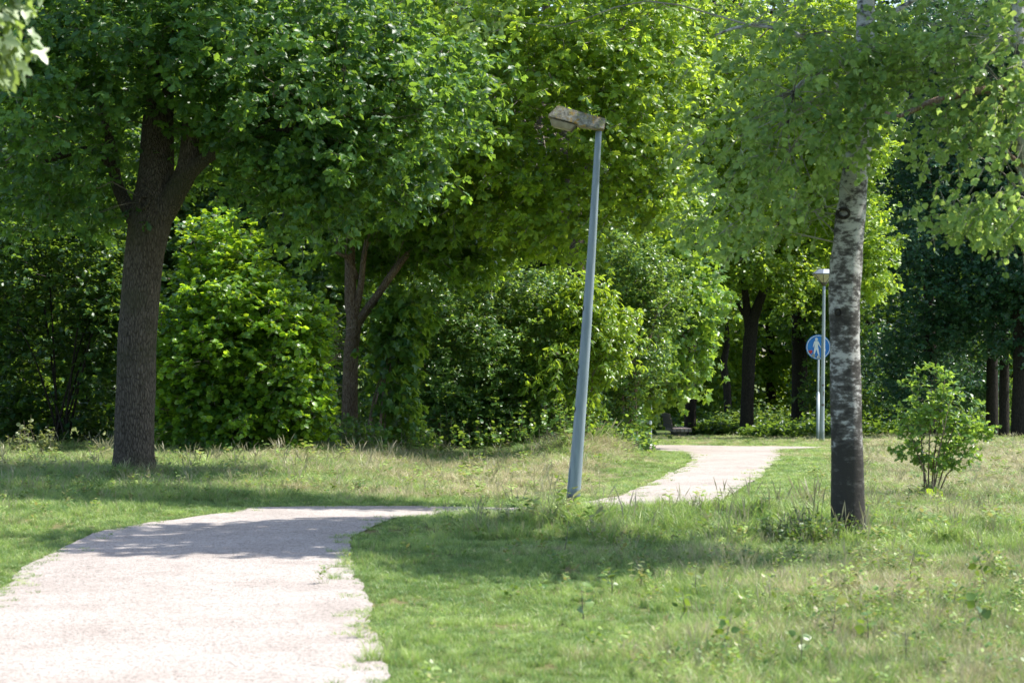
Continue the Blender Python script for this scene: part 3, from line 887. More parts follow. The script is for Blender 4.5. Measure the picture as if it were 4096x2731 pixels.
# ---- maple with pale foot (trunk px 348, d = 40)
ex = [(*P(358, 290, 38.6), .62, 2.2, .95, 1)]
blobs = [B(350, 190, 39.6, 62, 38, 1.6), B(415, 215, 39.5, 55, 42, 1.6), B(455, 250, 40, 48, 30, 1.4), B(375, 250, 40.6, 50, 30, .9), B(380, 140, 40, 90, 60, 2.2)]
tree('maple_tree', PG(348, 40), 'slim maple trunk with a pale foot and a broken branch stub', 'tree', 'trees beside the path',
     [tr([(351, 448, 0, 17), (350, 420, 0, 16), (350, 390, 0, 15.5), (351, 350, 0, 15), (354, 322, 0, 15.5), (351, 300, 0, 12.5), (350, 265, 0, 10.5), (350, 225, .1, 10), (356, 170, .2, 8), (366, 90, .3, 4)], 40),
      tr([(354, 328, 0, 10), (365, 312, -.05, 9), (378, 294, -.1, 7.5), (394, 271, -.1, 8), (415, 245, -.1, 5), (440, 220, -.1, 3)], 40),
      tr([(355, 312, 0, 8), (361, 285, -.1, 6.5), (364, 255, -.2, 5.5), (370, 225, -.2, 4)], 40),
      tr([(358, 278, 0, 5), (350, 262, -.15, 5), (345, 256, -.2, 4), (336, 252, -.3, 3.2)], 40)],
     'bark2', blobs, 'maple', T_MAPLE, 520, 5, 7, .30, .15, 103, k=28, rough=.05, nbranch=60, brad=.010, hub=P(355, 250, 40), excl=ex, droop=.5, tintv=.22, nj=.7)

def shrub(name, foot, label, cat, group, blobs, leaf, tmpl, nc, nt, nl, L, ls, seed, nstem=8, stemr=.018, bark='bark2', **kw):
    r = np.random.default_rng(seed + 999)
    foot = Vector(foot)
    tk = []
    for q in range(nstem):
        b_ = blobs[r.integers(len(blobs))]
        tgt = Vector(b_[:3]) + Vector((r.normal() * b_[3] * .5, r.normal() * b_[4] * .4, r.normal() * b_[5] * .4))
        s0 = foot + Vector((r.normal() * .12, r.normal() * .12, -.05))
        mid = s0.lerp(tgt, .5) + Vector((0, 0, .12 * (tgt - s0).length))
        tk.append(([s0, s0.lerp(mid, .5) + Vector((0, 0, .05)), mid, tgt], [stemr * 1.3, stemr, stemr * .7, stemr * .3]))
    kw.setdefault('nbranch', 30)
    return tree(name, foot, label, cat, group, tk, bark, blobs, leaf, tmpl, nc, nt, nl, L, ls, seed, k=8, brad=.008, crown='foliage', hub=kw.pop('hub', foot + Vector((0, 0, .6))), **kw)

# ---- shrubs along the edge of the wood
GS = 'shrubs along the edge of the wood'
shrub('hazel_shrub', PG(255, 36.8), 'large round leaved shrub with lime green tips right of the big oak trunk', 'shrub', GS,
      [B(222, 255, 36.8, 34, 34, 1.2), B(240, 300, 36.5, 52, 36, 1.6), B(215, 350, 36.4, 55, 60, 1.5), B(285, 345, 36, 46, 48, 1.3), B(200, 410, 36.4, 42, 42, 1.2), B(312, 335, 36.2, 22, 26, .8), B(300, 400, 35.8, 30, 34, .9), B(250, 418, 36.2, 58, 30, 1.2)],
      'hazel', T_ROUND, 900, 5, 11, .36, .082, 201, 16, outn=.35, tip=.6, shell=3., excl=[(*P(356, 330, 36.5), .33, 3, 1.9, 1)], rosette=.15, droop=.2, nj=.42, spread=.6, tintv=.25, up=.05)
shrub('hazel_shrub', PG(60, 37.5), 'dark round leaved shrub in the shade left of the big oak trunk', 'shrub', GS,  # shade put into its dark leaf, bark and twig colours
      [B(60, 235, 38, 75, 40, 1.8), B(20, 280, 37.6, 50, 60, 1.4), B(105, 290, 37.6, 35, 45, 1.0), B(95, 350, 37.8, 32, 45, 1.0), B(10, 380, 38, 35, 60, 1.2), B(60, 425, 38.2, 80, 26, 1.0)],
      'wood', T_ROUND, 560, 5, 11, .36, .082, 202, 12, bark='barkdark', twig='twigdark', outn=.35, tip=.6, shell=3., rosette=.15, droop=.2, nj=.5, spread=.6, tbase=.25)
shrub('maple_sapling', PG(375, 39.2), 'young maple sapling with drooping leaves beside the slim maple trunk', 'shrub', GS,
      [B(396, 345, 39.6, 18, 45, .5), B(392, 400, 39.6, 16, 40, .5), B(405, 310, 39.8, 22, 22, .6)],
      'maple', T_MAPLE, 90, 5, 7, .26, .16, 203, 5, droop=.9, nj=.7, tbase=.3)
shrub('hawthorn_bush', PG(440, 43.5), 'broad small leaved bush under the oak crown left of the leaning lamp', 'shrub', GS,
      [B(430, 320, 43.6, 50, 60, 1.8), B(480, 290, 44, 50, 42, 1.8), B(500, 350, 43.2, 52, 55, 1.7), B(430, 390, 43, 50, 40, 1.4), B(545, 310, 43.8, 42, 50, 1.5), B(545, 390, 43, 40, 40, 1.2), B(480, 410, 42.6, 60, 24, 1.0)],
      'haw', T_OAK2, 1250, 5, 9, .26, .085, 204, 16, droop=.15, tintv=.25)
shrub('cherry_shrub', PG(585, 42.2), 'shrub with drooping narrow lime leaves right behind the leaning lamp', 'shrub', GS,
      [B(585, 310, 42.6, 32, 34, .9), B(605, 345, 42.2, 22, 40, .8), B(570, 370, 42, 28, 42, .9), B(560, 410, 42, 30, 24, .8)],
      'cherry', T_LANCE, 300, 5, 9, .34, .12, 205, 8, rosette=.1, droop=.8, spread=.5, nj=.5)
shrub('small_leaved_oak', PG(628, 46), 'dull green small leaved tree between the leaning lamp and the maple', 'tree', GS,
      [B(625, 270, 46.5, 36, 55, 1.5), B(632, 350, 46.2, 32, 50, 1.3), B(610, 400, 46, 28, 34, 1.0), B(655, 300, 47, 30, 50, 1.3)],
      'haw', T_OAK2, 520, 5, 9, .26, .085, 206, 8, droop=.15, tbase=.25)
tree('maple_tree', PG(640, 50.5), 'bushy bright maple overhanging the bend of the far path', 'tree', 'trees beside the path',
     [tr([(640, 449, 0, 8), (641, 400, 0, 8), (650, 330, 0, 7), (662, 250, 0, 6), (672, 180, 0, 3)], 50.5)], 'bark2',
     [B(660, 270, 50, 42, 45, 2.0), B(680, 300, 49.6, 27, 36, 1.6), B(640, 330, 49.4, 38, 50, 1.6), B(652, 350, 49, 26, 34, 1.4), B(628, 398, 49, 22, 28, 1.1), B(670, 210, 50.5, 40, 50, 1.8), B(628, 418, 49.2, 16, 16, .7), B(692, 345, 49, 14, 18, .8), B(700, 300, 49.5, 18, 26, 1.0), B(680, 385, 49, 10, 14, .6)],
     'maple', T_MAPLE, 620, 5, 7, .34, .16, 207, nbranch=60, brad=.010, hub=P(664, 330, 50.5), droop=.5, tbase=.5, nj=.6)

# ---- sunlit crowns over and beyond the far path
GB = 'woodland trees beyond the far path'
tree('oak_tree', PG(700, 66), 'bright oak standing left of the far path behind the maple', 'tree', GB,
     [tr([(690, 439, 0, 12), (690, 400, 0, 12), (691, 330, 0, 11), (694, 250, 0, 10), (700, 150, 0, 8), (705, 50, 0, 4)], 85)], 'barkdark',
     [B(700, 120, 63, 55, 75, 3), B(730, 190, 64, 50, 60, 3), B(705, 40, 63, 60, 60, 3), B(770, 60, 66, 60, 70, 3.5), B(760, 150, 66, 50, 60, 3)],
     'oaksunlit', T_OAK2, 900, 5, 8, .40, .14, 301, nbranch=60, brad=.012, hub=P(700, 200, 66), tintv=.25, tbase=.5, twig='twigdark')
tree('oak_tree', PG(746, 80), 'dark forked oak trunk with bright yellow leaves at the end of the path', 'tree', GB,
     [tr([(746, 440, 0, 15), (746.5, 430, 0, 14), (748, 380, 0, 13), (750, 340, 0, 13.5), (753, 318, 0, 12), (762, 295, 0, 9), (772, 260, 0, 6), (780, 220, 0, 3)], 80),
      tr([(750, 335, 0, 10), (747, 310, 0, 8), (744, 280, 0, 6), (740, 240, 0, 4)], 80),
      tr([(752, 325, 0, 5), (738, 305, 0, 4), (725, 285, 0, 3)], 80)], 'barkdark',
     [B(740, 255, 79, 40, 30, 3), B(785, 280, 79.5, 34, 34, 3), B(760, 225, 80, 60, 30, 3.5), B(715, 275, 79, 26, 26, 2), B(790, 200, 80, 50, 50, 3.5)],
     'oaksunlit', T_OAK2, 420, 5, 8, .45, .16, 302, k=16, nbranch=40, brad=.012, hub=P(750, 300, 80), tintv=.25, tbase=.35, twig='twigdark')
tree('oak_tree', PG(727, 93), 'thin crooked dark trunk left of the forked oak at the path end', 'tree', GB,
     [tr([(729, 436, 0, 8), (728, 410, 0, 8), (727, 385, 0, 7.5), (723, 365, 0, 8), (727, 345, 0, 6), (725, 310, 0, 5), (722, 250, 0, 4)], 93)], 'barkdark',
     [B(722, 300, 93, 36, 40, 3), B(700, 330, 93, 26, 26, 2), B(740, 250, 93, 60, 40, 3)], 'oaksunlit', T_SIMPLE, 160, 5, 8, .5, .17, 303, k=12, nbranch=20, hub=P(727, 340, 93), tbase=.4, twig='twigdark', twigs=False)
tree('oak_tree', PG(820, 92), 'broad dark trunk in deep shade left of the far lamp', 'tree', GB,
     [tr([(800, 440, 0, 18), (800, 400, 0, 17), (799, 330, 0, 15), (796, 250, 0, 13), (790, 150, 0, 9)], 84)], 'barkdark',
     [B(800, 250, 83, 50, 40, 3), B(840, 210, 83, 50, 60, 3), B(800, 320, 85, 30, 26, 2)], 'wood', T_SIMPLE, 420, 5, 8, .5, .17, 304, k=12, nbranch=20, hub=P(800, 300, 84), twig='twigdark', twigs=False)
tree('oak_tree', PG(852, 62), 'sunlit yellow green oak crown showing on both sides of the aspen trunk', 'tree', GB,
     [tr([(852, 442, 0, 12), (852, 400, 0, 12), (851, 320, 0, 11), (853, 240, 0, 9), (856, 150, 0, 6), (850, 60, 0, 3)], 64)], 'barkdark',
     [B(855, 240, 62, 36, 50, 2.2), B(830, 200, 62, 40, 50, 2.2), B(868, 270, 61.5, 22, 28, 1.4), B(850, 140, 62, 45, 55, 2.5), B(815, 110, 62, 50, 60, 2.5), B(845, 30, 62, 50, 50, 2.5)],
     'oaksunlit', T_OAK2, 720, 5, 8, .38, .14, 305, k=12, nbranch=40, brad=.011, hub=P(860, 280, 63), tintv=.22, tbase=.5, twig='twigdark')

# ---- the dark wood on the right
GR = 'dark oaks at the far edge of the meadow'
def dark_oak(px, d, w, top, label, seed, blobs, nc=520, leaf='oakshade', **kw):
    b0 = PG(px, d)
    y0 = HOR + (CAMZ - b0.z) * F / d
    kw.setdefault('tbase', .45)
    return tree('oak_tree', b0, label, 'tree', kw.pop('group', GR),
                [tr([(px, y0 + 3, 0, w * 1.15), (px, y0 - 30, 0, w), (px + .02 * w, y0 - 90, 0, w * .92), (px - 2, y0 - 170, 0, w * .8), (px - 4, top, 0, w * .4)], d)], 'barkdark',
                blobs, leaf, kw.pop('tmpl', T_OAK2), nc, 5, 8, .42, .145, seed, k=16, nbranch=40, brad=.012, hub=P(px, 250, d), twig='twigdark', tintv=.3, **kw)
dark_oak(930, 74, 13, 0, 'dark oak in the middle of the far meadow edge', 401,
         [B(915, 250, 71, 55, 60, 2.6), B(950, 170, 71, 60, 60, 3), B(900, 140, 72, 50, 60, 3), B(930, 60, 72, 80, 60, 3.2), B(930, 320, 73, 50, 40, 2.2), B(905, 370, 74, 40, 50, 2.0), B(950, 380, 75, 50, 40, 1.6)], 900)
dark_oak(992, 74, 12, 0, 'straight dark trunk left of the close pair at the right edge', 402,
         [B(990, 270, 71, 50, 55, 2.6), B(1000, 170, 72, 55, 60, 3), B(990, 60, 72, 60, 60, 3), B(965, 320, 72.5, 40, 34, 2)], 640)
dark_oak(1004, 72, 10, 0, 'thinner dark trunk of the close pair at the right edge', 403,
         [B(1025, 290, 70.5, 40, 50, 2.4), B(1040, 190, 71, 50, 60, 3), B(1010, 335, 71, 26, 20, 1.4)], 380)
dark_oak(1021, 70, 18, 0, 'thickest dark trunk cut by the right edge of the picture', 404,
         [B(1050, 250, 69, 40, 70, 2.6), B(1060, 120, 70, 60, 80, 3), B(1040, 350, 70, 24, 24, 1.6)], 300)
dark_oak(870, 84, 14, 20, 'shaded oak behind the aspen trunk', 405,
         [B(850, 330, 82, 40, 50, 2.6), B(880, 390, 80, 40, 40, 2.0), B(835, 390, 81, 24, 40, 2.0), B(870, 250, 83, 60, 60, 3)], 520, leaf='wood')
dark_oak(956, 90, 14, 20, 'shaded oak deep behind the young oak bush', 406,
         [B(960, 330, 88, 60, 50, 2.6), B(950, 400, 86, 50, 30, 1.8), B(1000, 400, 92, 40, 24, 1.8), B(950, 250, 90, 60, 60, 3)], 520, leaf='wood')

# ---- backing rows: left and middle wood
GK = 'trees standing deep in the wood'
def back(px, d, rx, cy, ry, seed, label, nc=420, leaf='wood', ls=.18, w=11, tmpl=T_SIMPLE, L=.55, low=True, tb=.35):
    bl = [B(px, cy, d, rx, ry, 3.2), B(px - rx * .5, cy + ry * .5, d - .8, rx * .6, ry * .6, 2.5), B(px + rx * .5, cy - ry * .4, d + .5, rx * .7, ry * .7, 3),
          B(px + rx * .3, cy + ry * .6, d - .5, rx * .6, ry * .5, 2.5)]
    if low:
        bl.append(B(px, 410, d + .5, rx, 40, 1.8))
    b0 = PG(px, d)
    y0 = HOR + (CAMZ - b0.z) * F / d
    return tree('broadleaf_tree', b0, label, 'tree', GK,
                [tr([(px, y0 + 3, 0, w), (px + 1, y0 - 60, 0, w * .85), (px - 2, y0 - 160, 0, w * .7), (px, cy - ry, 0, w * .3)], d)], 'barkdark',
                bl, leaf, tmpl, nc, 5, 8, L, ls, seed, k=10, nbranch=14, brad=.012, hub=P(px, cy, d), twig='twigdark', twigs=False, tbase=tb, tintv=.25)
k = 500
for px, d, rx, cy, ry, nc, lab in (
        (-30, 46, 90, 230, 150, 520, 'shaded tree deep in the wood at the left edge'),
        (90, 48, 80, 220, 160, 560, 'shaded tree deep in the wood left of the big oak trunk'),
        (215, 50, 80, 200, 160, 560, 'shaded tree behind the round leaved shrub'),
        (330, 50, 75, 190, 170, 620, 'shaded tree behind the slim maple trunk'),
        (440, 53, 75, 190, 160, 560, 'shaded tree behind the broad small leaved bush'),
        (545, 56, 75, 190, 170, 560, 'shaded tree behind the leaning lamp'),
        (598, 60, 44, 180, 160, 480, 'shaded tree behind the bushy bright maple')):
    k += 1
    back(px, d, rx, cy, ry, k, lab, nc, ls=.15 if d < 55 else .17)
for px, d, rx, cy, ry, nc, lab in (
        (690, 108, 60, 250, 170, 520, 'farthest tree seen between the maple and the forked oak'),
        (770, 112, 60, 240, 180, 520, 'farthest tree seen right of the forked oak'),
        (850, 110, 60, 230, 190, 520, 'farthest tree hidden behind the aspen trunk'),
        (930, 108, 60, 220, 190, 520, 'farthest tree seen above the middle of the young oak bush'),
        (1010, 106, 60, 220, 190, 520, 'farthest tree behind the dark trunks at the right edge'),
        (-40, 70, 110, 140, 230, 520, 'tall tree in the back row at the left edge'),
        (110, 72, 100, 130, 230, 520, 'tall tree in the back row behind the big oak crown'),
        (260, 74, 100, 130, 230, 520, 'tall tree in the back row between big oak and maple'),
        (410, 78, 100, 130, 230, 520, 'tall tree in the back row behind the middle crown'),
        (560, 82, 100, 130, 230, 520, 'tall tree in the back row behind the leaning lamp'),
        (690, 95, 80, 90, 150, 420, 'tall tree in the back row left of the forked oak'),
        (800, 98, 80, 90, 150, 420, 'tall tree in the back row right of the forked oak'),
        (920, 96, 80, 80, 150, 420, 'tall tree in the back row above the dark oaks'),
        (1040, 96, 80, 80, 180, 420, 'tall tree in the back row at the right edge')):
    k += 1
    back(px, d, rx, cy, ry, k, lab, nc, leaf='oaksunlit' if d > 100 else 'oakshade' if px > 650 and d > 90 else 'wood', ls=.24, L=.7, low=d > 100 or px < 600)  # farthest trees take the sunlit leaf colour so the gaps look lit

# far-off wood closing the view
r = np.random.default_rng(900)
nW = 60000
wx = (r.random(nW) * 2 - 1) * 48; wy = 118 + r.random(nW) * 14; wz = r.random(nW) ** .8 * 24 - 2.5
wz = np.minimum(wz, 15 + 6 * vnoise(wx, wy, 7, 5))
ax = nrm(r.normal(size=(nW, 3))); nm = nrm(np.array([0, -.4, 1.]) + r.normal(size=(nW, 3)) * .7)
wo = leaf_mesh('far_wood', np.column_stack([wx, wy, wz]), ax, nm, .55 + .35 * r.random(nW), r.random(nW) * .7, T_SIMPLE, M['oakshade'], None)
tag(wo, 'dark far-off wood closing the view behind all the trees', 'wood', kind='stuff')

# ---- undergrowth beyond the path end and brambles at the foot of the shrubs
def plant_patch(name, label, cat, group, cx, cy, rx, ry, h, n, leaf, tmpl, ls, seed, stems=True, twig='twig', tb=.45, nl=9, axis_up=.9, parent_kind=None):
    r = np.random.default_rng(seed)
    e = empty(name, (cx, cy, gz(cx, cy)), label, cat, group)
    a = r.random(n) * 6.283; q = np.sqrt(r.random(n))
    x = cx + rx * q * np.cos(a); y = cy + ry * q * np.sin(a)
    z = terrain(x, y)
    hh = h * (.45 + .55 * r.random(n)) * (1 - .45 * q)
    tip = np.column_stack([x + r.normal(size=n) * .25 * hh, y + r.normal(size=n) * .25 * hh, z + hh])
    rt = np.column_stack([x, y, z])
    t = .25 + .75 * r.random((n, nl, 1))
    pos = rt[:, None] * (1 - t) + tip[:, None] * t
    ax = nrm(r.normal(size=(n, nl, 3)) * np.array([1, 1, .3]) + np.array([0, 0, .35 * axis_up]))
    nm = nrm(np.array([0, 0, 1.]) + r.normal(size=(n, nl, 3)) * .5)
    pos = pos.reshape(-1, 3)
    leaf_mesh('leaves', pos, ax.reshape(-1, 3), nm.reshape(-1, 3), ls * (.5 + .7 * r.random(len(pos))), np.clip(tb + .22 * r.normal(size=len(pos)), 0, 1), tmpl, M[leaf], e, origin=e.location)
    if stems:
        V, Fl = [], []
        thin_twigs(rt, tip, .004, V, Fl, 0)
        np_mesh('stems', np.concatenate(V), [np.concatenate(Fl)], M[twig], e, origin=e.location)
    TOTAL[0] += len(pos)
    return e
GU = 'bramble clumps along the foot of the wood'
for q, (px, d, rx, h, lab) in enumerate((
        (215, 35.6, .9, .35, 'low bramble clump at the foot of the lime tipped shrub'),
        (330, 38.2, .9, .6, 'bramble clump at the foot of the slim maple trunk, on its left'),
        (385, 39.6, 1.0, .7, 'bramble clump right of the slim maple trunk'),
        (440, 41.6, 1.1, .6, 'bramble clump in front of the broad small leaved bush'),
        (500, 41.6, 1.1, .55, 'bramble clump midway between slim maple and leaning lamp'),
        (545, 41.0, .9, .65, 'bramble clump just left of the leaning lamp'),
        (600, 42.5, .9, .7, 'bramble clump just right of the leaning lamp'),
        (622, 45.5, .6, .6, 'bramble clump under the bright maple beside the path'))):
    plant_patch('bramble', lab, 'bramble', GU, (px - 512) * d / F, d, rx, .9, h * (1.0 + .5 * (q % 2)), 90, 'haw', T_ROUND, .085, 600 + q, tb=.25 + .15 * (q % 3))
for q, (px, d, rx, h, lab, leaf) in enumerate((
        (712, 86, 1.2, .8, 'nettle patch beyond the end of the path left of the thin trunk', 'weed'),
        (735, 92, 2.4, 1.5, 'undergrowth between the thin trunk and the forked oak', 'weed'),
        (775, 88, 2.2, 1.7, 'sunlit undergrowth right of the forked oak', 'weed'),
        (790, 74, 1.6, .6, 'low green growth at the path end left of the far lamp', 'weed'),
        (850, 78, 3.0, 1.1, 'undergrowth in shade behind the aspen trunk', 'haw'),
        (930, 80, 3.0, 1.2, 'undergrowth in shade behind the young oak bush', 'haw'),
        (1000, 82, 3.0, 1.4, 'sunlit undergrowth between the dark trunks at the right', 'weed'))):
    plant_patch('undergrowth', lab, 'undergrowth', 'undergrowth patches beyond the path', (px - 512) * d / F, d, rx, 1.6, h, 320, 'wood' if q not in (2, 6) else leaf, T_SIMPLE, .15, 620 + q, stems=False, tb=.3)  # sun and shade put into colour: sunlit patches lighter leaf, others darker
plant_patch('weed_clump', 'pale flowering weed at the meadow edge left of the big oak', 'weed', None, (32 - 512) * 34.5 / F, 34.5, .36, .3, .75, 34, 'palewd', T_ROUND, .06, 640)
plant_patch('weed_clump', 'dark leafy weed clump against the left foot of the aspen', 'weed', None, (812 - 512) * 19.4 / F, 19.4, .46, .35, .34, 150, 'weed', T_OAK2, .042, 641, tb=.4)

# ---- the aspen on the right (d = 19.5)
d = 19.5
ex = [(*P(852, 330, 18.6), .62, 1.3, 1.1, 1), (*P(905, 190, 18.9), .27, 1.6, .62, 1), (*P(930, 300, 19), .55, 2, .55, 1)]
asp = tree('aspen_tree', PG(848.5, 19.5), 'aspen with black and white banded trunk standing in the meadow grass', 'tree', 'aspens on the right',
     [tr([(849, 545, 0, 42), (849, 530, 0, 36), (848, 505, 0, 34), (847.5, 460, 0, 32), (846.5, 425, 0, 30.5), (845.5, 385, 0, 31), (844.5, 340, 0, 29), (844.5, 290, 0, 32), (846.5, 262, 0, 33), (848, 245, 0, 30), (850.5, 215, 0, 31), (853, 200, 0, 28), (853, 190, 0, 28), (860, 140, 0, 25), (864, 80, .05, 21), (866, 0, .1, 17), (868, -120, .2, 12), (872, -260, .3, 6)], d),
      tr([(858, 110, 0, 9), (845, 92, -.1, 7), (815, 78, -.3, 5.5), (793, 92, -.4, 4.5), (788, 118, -.4, 3), (790, 150, -.4, 2)], d),
      tr([(862, 90, 0, 8), (838, 58, -.2, 6), (800, 35, -.4, 5), (750, 25, -.5, 3.5), (715, 35, -.6, 2)], d),
      tr([(864, 60, 0, 8), (885, 20, .1, 6), (930, -10, .2, 4)], d)],
     'aspenbark',
     [B(770, 60, 19.2, 60, 70, 1.0), B(745, 150, 19.2, 52, 60, .8), B(760, 225, 19.3, 45, 42, .7), B(800, 150, 19.0, 42, 70, .8), B(850, 70, 18.9, 45, 75, .6), B(850, 140, 18.8, 34, 40, .35, 1500), B(862, 90, 18.7, 24, 40, .3, 1000), B(720, 200, 19.5, 28, 40, .6, 700),
      B(880, 60, 19.3, 50, 45, .8, 1800), B(690, 90, 20, 30, 50, .6, 350), B(480, 18, 20, 22, 12, .3, 180), B(800, -60, 20.2, 130, 40, 1.2, 1500)],
     'aspen', T_ASPEN, 205, 5, 7, .20, .056, 701, extra=([B(810, -190, 21.0, 130, 110, 1.7, 6000), B(800, -400, 21.3, 120, 130, 1.7, 4000)], 520, .10), k=40, rough=.03, nbranch=110, brad=.0075, hub=P(860, 60, 19.5), twig='twigpale', excl=ex, rosette=.25, droop=.5, nj=.7, spread=.8, shell=3.5)  # extra: upper crown out of view, thickened to shade the path
for (cx, cy, w, h_) in ((843.5, 213, .075, .06), (838, 312, .035, .045)):
    tbk = Tubes()
    yy = d - (.118 if cx < 860 else .10)
    kc = P(cx, cy, yy)
    ringp = [kc + Vector((math.cos(a) * w * .62, .012 * math.cos(a) ** 2 * 4 * w * 10 * .1, math.sin(a) * h_ * .6)) for a in np.linspace(0, 2 * math.pi, 18)]
    tbk.add(ringp, [w * .2] * 18, 8, .12, int(cx))
    
    tbk.build('branch_scar', M['barkdark'], asp, origin=asp.location)

tree('aspen_tree', PG(1062, 18.2), 'second aspen cut by the right edge of the picture with a long level branch', 'tree', 'aspens on the right',
     [tr([(1052, 560, 0, 34), (1048, 480, 0, 30), (1044, 400, 0, 27), (1038, 300, 0, 24), (1030, 200, 0, 21), (1024, 110, 0, 17), (1020, 40, 0, 13), (1015, -60, 0, 9), (1012, -200, 0, 5)], 18.2),
      ],
     'aspenbark',
     [B(985, 50, 18.2, 60, 60, .8), B(930, 45, 18.4, 50, 50, .7), B(1000, 130, 18, 35, 50, .6), B(965, 110, 18.1, 35, 30, .5), B(975, 205, 18.1, 38, 22, .5, 1500), B(1010, 215, 18, 30, 34, .5), B(940, 140, 18.4, 26, 22, .4, 350), B(905, 90, 18.5, 20, 30, .4, 300),
      B(1080, 60, 18.3, 70, 140, 1.0, 2500)],
     'aspen', T_ASPEN, 190, 5, 7, .21, .056, 702, extra=([B(1000, -180, 19.0, 110, 120, 1.6, 5000)], 300, .10), k=24, rough=.03, nbranch=90, brad=.0075, hub=P(1024, 60, 18.2), twig='twigpale', rosette=.25, droop=.5, nj=.7, spread=.8, shell=3.5)

lb = Tubes()
for q in ([(1026, 92, 0, 10), (1000, 88, -.1, 8), (960, 94, -.2, 7.5), (925, 104, -.25, 7), (900, 116, -.3, 4), (885, 112, -.3, 2.5)], [(1028, 170, 0, 5), (1005, 150, -.2, 4), (990, 128, -.3, 3)]):
    a_, r_ = tr(q, 18.2)
    lb.add(a_, r_, 10, .08, 4, step=.1)
a2 = C.objects['aspen_tree.001']
lb.build('limb', M['bark2'], a2, origin=a2.location)
# ---- near maple reaching in at the top left (d = 10.5)
tree('maple_tree', (-4.35, 10.8, gz(-4.35, 10.8)), 'near maple whose silvery leaves reach in at the top left corner', 'tree', None,
     [([Vector((-4.35, 10.8, -.1)), Vector((-4.3, 10.8, 1.2)), Vector((-4.3, 10.8, 2.4)), Vector((-4.25, 10.8, 3.6)), Vector((-4.2, 10.8, 5))], [.14, .12, .11, .08, .02]),
      ([Vector((-4.3, 10.8, 2.3)), Vector((-3.7, 10.7, 2.75)), Vector((-3.0, 10.6, 2.9)), Vector((-2.4, 10.55, 2.75))], [.05, .04, .025, .008])],
     'bark2',
     [B(-48, 20, 10.6, 46, 40, .28, 1300), B(0, -60, 10.6, 40, 26, .35, 500), (-3.6, 10.8, 3.6, .9, .9, .7, 2500), (-4.3, 10.9, 4.4, .9, .9, .8, 2200)],
     'silver', T_MAPLE, 150, 4, 6, .13, .105, 703, k=20, nbranch=24, brad=.008, hub=(-4.2, 10.8, 3), droop=.9, nj=.45, rosette=.5, tbase=.6)

# ---- young oak bush in the meadow (d = 28)
d = 27.5
def yo(px, py, o=0): return P(px, py, d + o)
ft = PG(930, d)
st = []
for q, (bx, tx, ty, o) in enumerate(((925, 918, 400, .05), (928, 932, 380, 0), (931, 945, 378, .1), (932, 960, 410, -.05), (934, 975, 420, .1), (936, 985, 432, 0), (929, 908, 425, -.1), (932, 950, 400, -.2))):
    b0 = PG(bx, d + o)
    tt = yo(tx, ty, o)
    st.append(([b0 - Vector((0, 0, .04)), b0.lerp(tt, .3) + Vector((-(tx - bx) * .001, 0, .03)), b0.lerp(tt, .65) + Vector((0, 0, .04)), tt], [.010, .008, .006, .002]))
tree('oak_sapling', ft, 'young bushy oak sapling standing alone in the meadow', 'sapling', None, st, 'bark2',
     [B(930, 395, d, 24, 22, .26), B(948, 410, d, 24, 24, .28), B(915, 425, d, 20, 20, .22), B(940, 440, d, 26, 20, .3), B(965, 440, d, 20, 22, .25, 330), B(980, 430, d, 10, 14, .12, 70), B(922, 452, d, 24, 16, .24, 420), B(958, 458, d, 24, 12, .25, 300), B(940, 462, d, 18, 8, .2, 120), B(905, 408, d, 8, 6, .08, 40), B(932, 376, d, 8, 8, .1, 60), B(988, 462, d, 7, 4, .06, 12)],
     'haw', T_OAK, 125, 3, 7, .12, .070, 704, k=8, nbranch=45, brad=.006, hub=ft + Vector((0, 0, .6)), up=.5, droop=0, rosette=.7, spread=.6, tbase=.6, nj=.6, tintv=.2, tip=.6, crown='foliage')
plant_patch('oak_seedling', 'tiny yellow green oak seedling in front of the young oak sapling', 'seedling', None, (934 - 512) * 26.6 / F, 26.6, .05, .05, .14, 6, 'cherry', T_OAK, .11, 705, tb=1., nl=4)

# ---- suckers and weeds standing in the foreground grass
def sucker(x, y, h, seed, label, leaf='palewd', nl=9, ls=.045):
    r = np.random.default_rng(seed)
    z = gz(x, y)
    e = empty('aspen_seedling', (x, y, z), label, 'seedling', 'seedlings in the foreground grass')
    tb = Tubes()
    top = Vector((x + r.normal() * .04, y + r.normal() * .04, z + h))
    b0 = Vector((x, y, z)); mid = b0.lerp(top, .5) + Vector((r.normal() * .015, 0, 0))
    tb.add([b0, mid, top], [.004, .003, .0015], 5)
    tb.build('stem', M['twig'], e, origin=e.location)
    t = .3 + .7 * (np.arange(nl) + r.random(nl)) / nl
    pos = np.array(b0)[None] * (1 - t[:, None]) + np.array(top)[None] * t[:, None]
    a = np.arange(nl) * 2.4 + r.random() * 6
    ax = np.column_stack([np.cos(a), np.sin(a), .3 + .3 * r.normal(size=nl)])
    pos = pos + ax * .02
    nm = nrm(np.array([0, 0, 1.]) + r.normal(size=(nl, 3)) * .6)
    leaf_mesh('leaves', pos, ax, nm, ls * (.7 + .6 * r.random(nl)), r.random(nl), T_ASPEN, M[leaf], e, origin=e.location)
